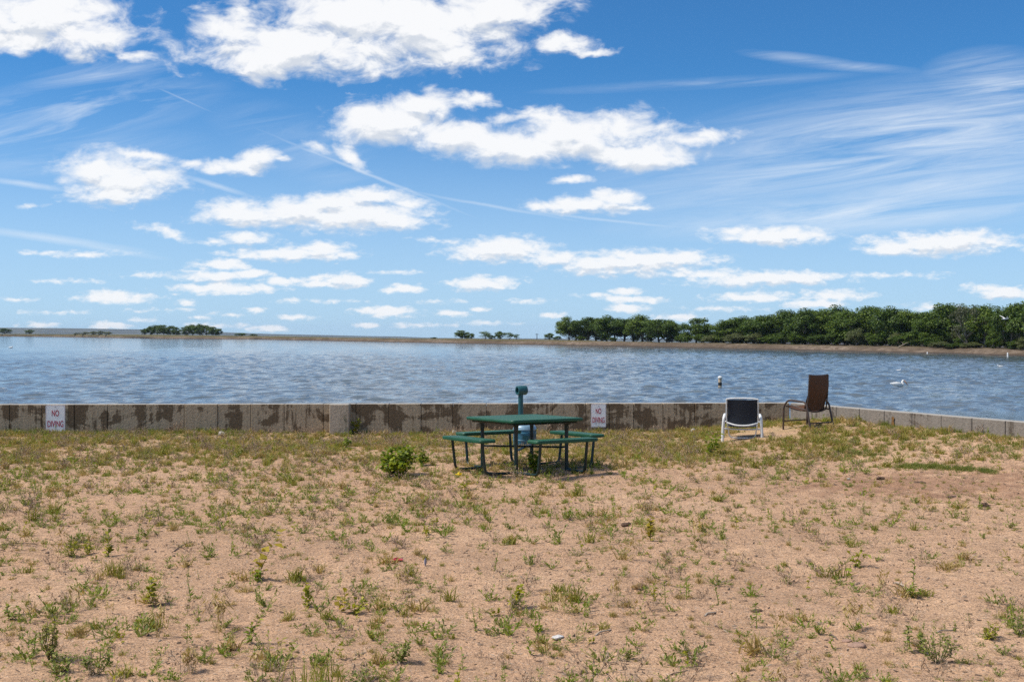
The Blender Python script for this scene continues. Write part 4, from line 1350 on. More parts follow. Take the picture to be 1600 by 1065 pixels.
# dense grass verge at the foot of the wall
def verge():
    r = np.random.RandomState(5)
    protos = [w_tuft(.15, 26, .09, 40) for _ in range(5)] + [w_rosette(.11, 40) for _ in range(3)]
    Vs = []
    def run(px, out, s, k):
        b = wall_pt(px, out)
        V = protos[k] * s
        a = r.rand() * 6.28; c, q = math.cos(a), math.sin(a)
        Vs.append(np.stack([V[:, 0] * c - V[:, 1] * q + b.x, V[:, 0] * q + V[:, 1] * c + b.y, V[:, 2] + float(gz(b.x, b.y)) - .01], -1))
    for i in range(1500):
        px = r.uniform(-80, 1230)
        n = float(fbm(px * .012, 3.3, 3))
        left = 1 - float(sstep(280, 520, px))
        if r.rand() > (.28 + 1.2 * max(0, n - .42) + .55 * left): continue
        run(px, .04 + abs(r.randn()) * (.18 + .12 * left), r.uniform(.4, .95) * (.7 + .3 * left + .6 * max(0, n - .45)), r.randint(8))
    for i in range(420):
        t = r.uniform(0, 9)
        n = float(fbm(t * 1.3, 8.8, 3))
        if r.rand() > .15 + 2.2 * max(0, n - .42): continue
        out = .04 + abs(r.randn()) * .2
        bx = WC[0] + DR[0] * t + DR[1] * out; by = WC[1] + DR[1] * t - DR[0] * out
        V = protos[r.randint(8)] * r.uniform(.4, .9)
        Vs.append(V + np.array([bx, by, float(gz(bx, by)) - .01]))
    o = link_mesh('wall_grass', quad_mesh('wall_grass', np.concatenate(Vs), M['verge']))
    tag(o, 'green grass and weeds growing along the foot of the wall', 'grass', kind='stuff')
    # low green mat on the mound
    Vs = []
    for i in range(330):
        u = r.rand()
        px = 1402 + u * 150 + r.randn() * 5; py = 729.5 + 14 * max(0, u - .45) + r.randn() * 2.2
        if .80 < u < .85: continue
        g = G(px, py)
        V = protos[r.randint(8)] * r.uniform(.28, .6)
        Vs.append(V + np.array([g.x, g.y, g.z - .01]))
    for (cx, cy, sx, sy, n) in ((1330, 707, 22, 4, 60), (1560, 700, 26, 5, 90), (1230, 735, 30, 6, 50), (1340, 712, 40, 6, 70), (1450, 690, 40, 6, 80), (1300, 690, 30, 5, 70)):
        for i in range(n):
            g = G(cx + r.randn() * sx, cy + r.randn() * sy)
            if g.y > float(wall_y(g.x)) - .1: continue
            V = protos[r.randint(8)] * r.uniform(.25, .6)
            Vs.append(V + np.array([g.x, g.y, g.z - .01]))
    o = link_mesh('grass_mat', quad_mesh('grass_mat', np.concatenate(Vs), M['verge']))
    tag(o, 'low mat of green grass on the sandy rise before the angled wall', 'grass', kind='stuff')
verge()

# fine litter: chips, twiglets and pebbles
def litter():
    r = np.random.RandomState(8)
    n = 30000
    D = np.sqrt(r.uniform(5.6 ** 2, 20.5 ** 2, n)); X = (r.uniform(-40, 1640, n) - 800) / F * D
    ok = D < wall_y(X) - .1; D, X = D[ok], X[ok]; n = len(D)
    Z = gz(X, D)
    L = np.minimum(r.lognormal(-4.75, .55, n), .022); Wd = L * r.uniform(.12, .6, n); a = r.rand(n) * 6.28
    H = np.minimum(L, Wd) * .6
    u = np.stack([np.cos(a), np.sin(a), r.randn(n) * .15], -1); v = np.stack([-np.sin(a), np.cos(a), np.zeros(n)], -1)
    c = np.stack([X, D, Z + H * .3], -1)
    zt = np.array([0, 0, 1.0])[None, :]
    q = [c - u * L[:, None] - v * Wd[:, None] * .5, c + u * L[:, None] - v * Wd[:, None] * .4, c + u * L[:, None] * .9 + v * Wd[:, None] * .5, c - u * L[:, None] * .8 + v * Wd[:, None] * .5]
    t = [p * .7 + c * .3 + zt * H[:, None] for p in q]
    V = np.stack(q + t, 1).reshape(-1, 3)
    base = (np.arange(n) * 8)[:, None]
    pat = np.array([[4, 5, 6, 7], [0, 1, 5, 4], [1, 2, 6, 5], [2, 3, 7, 6], [3, 0, 4, 7]])
    Fc = (base[:, :, None] + pat[None, :, :].reshape(1, 5, 4)).reshape(-1, 4)
    m = leaf_mat('litter_bits', (.05, .033, .024), (.14, .09, .06), (.42, .32, .23), 0.0, .9)
    o = link_mesh('sand_litter', mesh_np('sand_litter', V, Fc), m)
    tag(o, 'tiny chips, twigs and pebbles strewn over the sand', 'litter', kind='stuff')
litter()

# ------------------------------------------------------------------ single plants one can point to
def plant(px, py, hpx, V, mat, label, name, cat='plant', stem=None, rz=0.0, extra=None):
    """V built about 1 m tall; scaled so that it stands hpx photo pixels tall"""
    g = G(px, py)
    k = g.y / F * hpx * 1.08
    t = tag(empty(name, g - Vector((0, 0, .008)), rz), label, cat)
    t.scale = (k, k, k)
    link_mesh('foliage', quad_mesh('foliage', V, M[mat]), None, t)
    if stem is not None: link_mesh('stem', quad_mesh('stem', stem, M['stem']), None, t)
    if extra is not None: link_mesh('flower', quad_mesh('flower', extra[0], M[extra[1]]), None, t)
    return t
def leafy(w=1.0, n=260, ll=.16, lw=.12, stems=9, z0=.05, dome=True, lean=0.0):
    """bushy plant one unit tall, w units wide; returns foliage, stems"""
    P = []; paths = []
    tips = []
    for s in range(stems):
        a = rng.rand() * 6.28; rr = w * .5 * rng.uniform(.2, .95)
        h = rng.uniform(.6, 1.0) * (math.sqrt(max(.15, 1 - (rr / (w * .5)) ** 2 * .7)) if dome else 1)
        tip = np.array([math.cos(a) * rr + lean * h, math.sin(a) * rr, h * .93])
        b = np.array([math.cos(a) * rr * .15, math.sin(a) * rr * .15, 0])
        mid = (b + tip) / 2 + np.array([math.cos(a) * .05, math.sin(a) * .05, .03])
        paths += [(b, mid), (mid, tip)]
        m = n // stems
        t = z0 + (1 - z0) * rng.rand(m) ** .8
        q = np.where(t[:, None] < .5, b + (mid - b) * (t[:, None] * 2), mid + (tip - mid) * (t[:, None] * 2 - 1))
        P.append(q + rng.randn(m, 3) * .03 * w)
    P = np.concatenate(P)
    n = len(P)
    V = leaf_quads(P, dirs(n, -15, 65), rng.uniform(.6, 1.15, n) * ll, rng.uniform(.7, 1.15, n) * lw, .25)
    return V, stalks(paths, .022)
def spike(stems=1, n=26, ll=.24, lw=.10, w=.25, lean=0.0, curve=0.0):
    """upright sapling(s), one unit tall"""
    P = []; paths = []
    for s in range(stems):
        b = np.array([rng.randn() * w * .25, rng.randn() * w * .25, 0]) if stems > 1 else np.zeros(3)
        h = 1.0 if s == 0 else rng.uniform(.5, .95)
        pts = [b + np.array([lean * t * h + curve * t * t * h, rng.randn() * .01, t * h * .93]) for t in np.linspace(0, 1, 5)]
        paths += list(zip(pts[:-1], pts[1:]))
        for t in np.linspace(.12, 1, n):
            j = min(3, int(t * 4)); f = t * 4 - j
            P.append(pts[j] * (1 - f) + pts[j + 1] * f)
    P = np.array(P); m = len(P)
    V = leaf_quads(P, dirs(m, 0, 60), rng.uniform(.8, 1.4, m) * ll, rng.uniform(.9, 1.5, m) * lw, .25)
    return V, stalks(paths, .022)
def tuftU(n=60, spread=.3, lean=55, wid=.018):
    V = w_tuft(1.0, n, spread, lean)
    return V
def fat_tuft(n, spread, lean, wid):
    P = np.concatenate([rng.randn(n, 2) * spread * .5, np.zeros((n, 1))], 1)
    d = dirs(n, lean, 88); L = rng.uniform(.5, 1.0, n)
    mid = P + d * (L * .6)[:, None]
    d2 = d + np.stack([d[:, 0], d[:, 1], -rng.rand(n) * .5], -1); d2 /= np.linalg.norm(d2, axis=1)[:, None]
    tip = mid + d2 * (L * .45)[:, None]
    s = np.cross(d, rng.randn(n, 3)); s /= np.linalg.norm(s, axis=1)[:, None]; s *= wid
    A = np.stack([P - s, P + s, mid + s * .8, mid - s * .8], 1).reshape(-1, 3)
    B = np.stack([mid - s * .8, mid + s * .8, tip + s * .15, tip - s * .15], 1).reshape(-1, 3)
    return np.concatenate([A, B])

v, s = leafy(1.4, 800, .16, .13, 19)
plant(622, 744, 50, v, 'bush', 'largest leafy green bush in the sand just before the picnic table end', 'leafy_bush', 'bush', s)
v, s = leafy(.62, 110, .22, .17, 6)
plant(660, 728, 29, v, 'leaf_green', 'small dark leafy bush between the large bush and the picnic table', 'leafy_bush', 'bush', s)
v, s = leafy(.9, 80, .25, .15, 6, lean=.3)
plant(540, 698, 22, v, 'leaf_green', 'green leaning weed at the foot of the buttress', 'leafy_weed_plant', 'weed', s)
v, s = spike(2, 18, .3, .16, .3)
plant(557, 678, 24, v, 'leaf_lime', 'tall yellow-green weed against the wall beside the buttress', 'tall_weed', 'weed', s)
v, s = leafy(.75, 150, .22, .16, 7, .02)
plant(836, 741, 44, v, 'leaf_green', 'green leafy weed growing up under the picnic table', 'leafy_weed_plant', 'weed', s)
v, s = leafy(.62, 120, .26, .09, 8, .02, False, .12)
plant(1108, 713, 38, v, 'leaf_green', 'upright pointed-leaf weed beside the white chair', 'leafy_weed_plant', 'weed', s)
v, s = leafy(.6, 60, .24, .14, 5)
fl = leaf_quads(np.tile(np.array([[-.28, -.05, .86]]), (12, 1)) + rng.randn(12, 3) * .03, dirs(12, -20, 60), np.full(12, .22), np.full(12, .14))
plant(725, 766, 28, v, 'leaf_lime', 'yellow-flowered plant just before the picnic table', 'flowering_plant', 'plant', s, 0, (fl, 'petal'))
v, s = spike(1, 12, .2, .15, .2, .25, .2)
v2, s2 = spike(1, 10, .2, .15, .2, .0, .12)
plant(402, 906, 76, np.concatenate([v, v2 * .62]), 'leaf_gold', 'tall leaning sapling with yellowed leaves in bare sand', 'yellowed_sapling', 'sapling', np.concatenate([s, s2 * .62]))
v, s = leafy(.9, 46, .34, .2, 6)
plant(404, 908, 22, v, 'leaf_green', 'green weed crowding the foot of the leaning yellow sapling', 'leafy_weed_plant', 'weed', s)
v, s = spike(2, 20, .22, .15, .25)
plant(237, 946, 46, v, 'leaf_lime', 'bright yellow-green upright sapling below the larger sign', 'green_sapling', 'sapling', s)
v, s = spike(3, 12, .22, .16, .35, .05)
plant(482, 946, 40, v, 'leaf_lime', 'yellow-green sapling leafy at its foot', 'green_sapling', 'sapling', s)
v, s = spike(2, 11, .26, .2, .3)
plant(532, 957, 36, v, 'leaf_gold', 'yellowing sapling with a green neighbour touching it', 'yellowed_sapling', 'sapling', s)
v, s = leafy(1.5, 70, .34, .22, 6, .05, False, .2)
plant(553, 958, 24, v, 'leaf_lime', 'squat green plant touching the yellowing sapling', 'leafy_weed_plant', 'weed', s)
v, s = leafy(.6, 60, .30, .17, 5, .05, False, .3)
plant(798, 951, 38, v, 'leaf_lime', 'leaning broad-leaved seedling in bare sand below the picnic table', 'broad_leaved_seedling', 'seedling', s)
v, s = spike(3, 16, .2, .12, .3)
plant(1018, 844, 38, v, 'leaf_gold', 'upright golden weed in open sand right before the chairs', 'golden_weed', 'weed', s)
v, s = spike(1, 6, .42, .2, .2)
plant(1331, 911, 24, v, 'leaf_green', 'single seedling with two bright leaves in bare sand', 'green_seedling', 'seedling', s)
v, s = leafy(.9, 40, .34, .18, 4, .05, False, .35)
plant(1336, 884, 28, v, 'leaf_lime', 'yellow-green leaning weed just behind the two-leaved seedling', 'leafy_weed_plant', 'weed', s)
v = fat_tuft(150, .55, 48, .016); v2, s = leafy(1.25, 300, .15, .05, 26, .15, True)
plant(1466, 1034, 54, v2, 'sage', 'large grey-green shrub with stiff twigs in the nearest sand', 'grey_shrub', 'shrub', s)
v, s = spike(4, 22, .18, .07, .5)
plant(1428, 1018, 46, v, 'sage', 'thin upright weed beside the large grey-green shrub', 'tall_weed', 'weed', s)
v, s = leafy(1.0, 150, .22, .11, 12)
plant(1550, 997, 30, v, 'leaf_lime', 'compact bright yellow-green bush in the nearest sand', 'yellow_bush', 'bush', s)
v, s = leafy(1.15, 130, .2, .07, 14, .1, True)
plant(1590, 990, 38, v, 'sage', 'stiff grey-green shrub beyond the compact yellow bush', 'grey_shrub', 'shrub', s)
v, s = leafy(.62, 210, .12, .07, 16, .1, False)
plant(80, 1030, 66, v, 'grass', 'tall feathery green clump at the near end of the sand', 'feathery_clump', 'plant', s)
v, s = leafy(1.5, 220, .22, .10, 14, .02)
plant(92, 1052, 40, v, 'sage', 'grey-green leafy weed at the foot of the feathery clump', 'leafy_weed_plant', 'weed', s)
v, s = leafy(1.15, 240, .15, .08, 14, .05)
plant(150, 1052, 46, v, 'sage', 'rounded grey-green weed next to the feathery clump', 'leafy_weed_plant', 'weed', s)
v, s = leafy(.8, 60, .26, .15, 6)
plant(18, 968, 32, v, 'sage', 'dark green weed at the near edge of the sand above the dry twigs', 'leafy_weed_plant', 'weed', s)
V = np.concatenate([w_twig(1.0) for _ in range(2)])
plant(20, 1018, 48, V * np.array([1, 1, 1.0]), 'dry_stem', 'bare twiggy dry weed near the feathery clump', 'twiggy_weed_plant', 'weed')
v, s = spike(2, 14, .26, .15, .3)
plant(172, 868, 36, v, 'leaf_lime', 'bright seedling beside the paired yellow-green bushes', 'green_sapling', 'sapling', s)
v, s = leafy(1.2, 120, .2, .08, 12)
plant(112, 868, 28, v, 'leaf_lime', 'wider of the paired yellow-green bushes below the larger sign', 'yellow_bush', 'bush', s)
v, s = leafy(.75, 70, .24, .13, 7)
plant(138, 866, 25, v, 'leaf_lime', 'narrower of the paired yellow-green bushes below the larger sign', 'yellow_bush', 'bush', s)
v = fat_tuft(80, .5, 50, .02)
plant(176, 898, 28, v, 'grass', 'feathery grass tuft with a grey foot below the paired bushes', 'grass_clump', 'grass')
v = fat_tuft(70, .9, 66, .018)
plant(500, 1072, 48, v, 'grass', 'clump of long bright grass blades at the nearest edge', 'grass_clump', 'grass')
v, s = leafy(1.5, 200, .22, .09, 14, .05)
plant(625, 1034, 40, v, 'sage', 'wide grey-green weed mound in the nearest sand', 'leafy_weed_plant', 'weed', s)
v, s = leafy(2.2, 200, .25, .11, 14, .05)
plant(560, 1068, 30, v, 'sage', 'low grey-green weed next to the long grass blades', 'leafy_weed_plant', 'weed', s)
v, s = spike(1, 20, .14, .05, .2, .05)
plant(1426, 930, 54, v, 'leaf_green', 'tall thin spike rising from a green weed in bare sand', 'tall_weed', 'weed', s)
v, s = leafy(1.6, 120, .3, .13, 9)
plant(1428, 932, 22, v, 'leaf_green', 'green weed at the foot of the tall thin spike', 'leafy_weed_plant', 'weed', s)
v, s = leafy(1.4, 110, .3, .12, 10)
plant(1212, 718, 14, v, 'leaf_lime', 'bright grass-green clump on the sand before the white chair', 'leafy_weed_plant', 'weed', s)
v = w_seedhead(1.0)
V = np.concatenate([w_seedhead(.22) for _ in range(3)]) / .22
plant(345, 985, 62, V, 'dry_grass', 'tall dry grass stalks with drooping brown seed heads', 'seeding_grass_plant', 'grass')
V = np.concatenate([w_seedhead(.2) for _ in range(3)]) / .2
plant(298, 1050, 38, V, 'dry_grass', 'short brown seeding grass near the lower edge', 'seeding_grass_plant', 'grass')
v, s = spike(5, 9, .22, .07, .9, .0)
plant(450, 1028, 40, v, 'grass', 'spindly branching weed above the long grass blades', 'spindly_weed', 'weed', s)
v, s = spike(3, 16, .22, .09, .3, .25)
plant(388, 1005, 38, v, 'leaf_green', 'leaning green weed beside the spindly branching one', 'leaning_weed', 'weed', s)

# ------------------------------------------------------------------ stones, sticks and scraps
def rock(px, py, wpx, hpx, mat, label, name='rock', cat='rock', seed=1, up=.75, depth=.8):
    g = G(px, py); k = g.y / F
    bm = bmesh.new(); bmesh.ops.create_icosphere(bm, subdivisions=3, radius=1.0)
    r = np.random.RandomState(seed); off = r.rand(2) * 50
    lump = cat in ('clod', 'dropping', 'scrap')
    for v in bm.verts:
        n = float(fbm(v.co.x * 1.3 + off[0] + v.co.z, v.co.y * 1.3 + off[1] - v.co.z * .7, 3))
        v.co *= .72 + .6 * n
        if lump:
            n2 = float(fbm(v.co.x * 3.1 + off[1] + v.co.z * 2.2, v.co.y * 3.4 + off[0] - v.co.z * 1.9, 3))
            v.co *= max(.25, .2 + 2.0 * n2)
    bmesh.ops.scale(bm, vec=Vector((wpx * k / 2, wpx * k / 2 * depth, hpx * k / 2)), verts=bm.verts)
    me = bpy.data.meshes.new(name); bm.to_mesh(me); bm.free()
    o = link_mesh(name, me, mat, None, True)
    o.location = g + Vector((0, 0, hpx * k / 2 * up - .004)); o.rotation_euler = (0, 0, r.rand() * .6)
    tag(o, label, cat)
    return o
rock(346, 681, 11, 9, M['rock'], 'pale rounded stone in the grass against the stained wall', seed=2)
rock(710.5, 678, 9, 8, M['rock'], 'pale stone by the wall behind the picnic table bench', seed=3)
rock(1083, 676, 9, 9, M['rock'], 'pale stone by the wall beside the white chair', seed=4)
rock(1339, 1009, 30, 10, M['red_rock'], 'flat reddish rock half sunk in the nearest sand', seed=5, up=.4)
rock(1322, 1001, 16, 6, M['red_rock'], 'smaller reddish rock touching the flat one', seed=15, up=.4)
rock(978, 822, 13, 7, M['soil'], 'dark brown clod in the sand beside dry twigs', 'soil_clod', 'clod', 6)
rock(998, 919, 18, 9, M['manure'], 'lumpy ochre-brown dropping in bare sand', 'dropping', 'dropping', 7)
rock(1376, 749, 13, 6, M['soil'], 'dark clod on the reddish mound near the green strip', 'soil_clod', 'clod', 8)
rock(1437, 755, 17, 4, M['soil'], 'long dark clod on the reddish mound', 'soil_clod', 'clod', 9)
rock(1538, 791, 12, 7, M['soil'], 'dark upright clod at the edge of the mound', 'soil_clod', 'clod', 10)
rock(1490, 776, 18, 3, M['soil'], 'broad dark clod low on the mound', 'soil_clod', 'clod', 14, .5)
rock(1326, 749, 5, 4, M['rock'], 'tiny white stone on the reddish mound', seed=11)
rock(1427, 726, 6, 3.5, M['rock'], 'small white stone behind the green strip', seed=12)
rock(1183, 955, 18, 5, M['soil'], 'flat black scrap lying in bare sand', 'dark_scrap', 'scrap', 13)
def stick(px0, py0, px1, py1, rpx, mat, label, lift=.012, fork=False):
    a, b = G(px0, py0), G(px1, py1)
    k = a.y / F
    mb = MB(); m = (a + b) / 2 + Vector((0, 0, lift))
    r = rpx * k
    pts = [a - m, (a - m) * .4 + Vector((0, .01, .004)), (b - m) * .45 + Vector((0, -.012, .002)), b - m]
    pa = smooth_path(pts, 4)
    mb.tube(pa, list(np.linspace(r, r * .6, len(pa))), 7)
    if fork: mb.tube([(b - m) * .2, (b - m) * .5 + Vector((0, .05, .03))], [r * .6, r * .3], 5)
    o = auto_smooth(mb.build('stick', mat)); o.location = m
    tag(o, label, 'stick', 'sticks lying on the sand')
stick(930, 993, 955, 983, 1.6, M['stick'], 'pale bare stick lying on the nearest sand below the table')
stick(1101, 962, 1119, 956, 1.7, M['stick'], 'short bleached stick beside the flat black scrap')
stick(1491, 989, 1424, 984, 1.3, M['stick'], 'grey stick lying against the large grey-green shrub') if False else stick(1462, 989, 1494, 984, 1.3, M['stick'], 'grey stick lying behind the large grey-green shrub')
stick(1296, 992, 1309, 999, 1.6, M['stick_dark'], 'dark curved stick beside the flat reddish rock')
stick(1398, 911, 1416, 917, 1.8, M['stick'], 'bleached forked stick near the tall thin spike', .012, True)
stick(0, 851, 62, 849, .9, M['stick_dark'], 'long thin dark stick at the edge below the larger sign')
stick(1040, 1060, 1075, 1046, 1.0, M['stick_dark'], 'dark twig at the nearest edge of the sand')
stick(270, 862, 300, 845, .9, M['stick_dark'], 'slanting dark twig in the sand below the larger sign')
stick(1115, 915, 1145, 905, .8, M['stick'], 'thin pale twig beside the short bleached stick')
def scraps():
    g = G(621, 876); k = g.y / F
    mb = MB(); mb.box((0, 0, .012), (18 * k, .05, .012), R(4), .004); mb.tube([(-6 * k, .01, .02), (0, .02, 4.5 * k), (3 * k, .02, 4 * k)], .004, 6)
    o = mb.build('red_scrap', M['red_plastic']); o.location = g; tag(o, 'small red plastic scrap lying on the sand', 'scrap')
    g = G(664, 884); k = g.y / F
    mb = MB()
    P = [[(x * 2.2 * k * math.sin(math.pi * min(1, u * .9 + .08)) + .6 * k * u, .03 * x * x, u * 13 * k) for x in (-1, 0, 1)] for u in np.linspace(0, 1, 9)]
    mb.grid(P); mb.tube([(0, -.002, -.01), (.6 * k, -.002, 13 * k)], .0025, 5)
    o = auto_smooth(mb.build('feather', M['grey_feather'])); o.location = g; tag(o, 'grey feather stuck upright in the sand near the red scrap', 'feather')
    o = rock(870, 997, 15, 5, M['foil'], 'crumpled pale foil scrap lying in the nearest sand', 'foil_scrap', 'scrap', 22)
    o.location.z += .004
scraps()

# ------------------------------------------------------------------ air
def haze():
    mb = MB()
    mb.box((0, 3200, 0.0), (10400, 6900, 84))
    m = bpy.data.materials.new('air'); m.use_nodes = True
    nt = m.node_tree; nt.nodes.clear()
    out = nt.nodes.new('ShaderNodeOutputMaterial')
    v = N(nt, 'ShaderNodeVolumePrincipled', {'Color': (.62, .78, 1.0, 1), 'Density': HAZE_D, 'Anisotropy': .0})
    nt.links.new(v.outputs[0], out.inputs['Volume'])
    o = mb.build('haze', m)
    tag(o, 'thin bluish air that fades the distant hills', 'haze', kind='stuff')
HAZE_D = 4.5e-5
USE_HAZE = True
if USE_HAZE: haze()

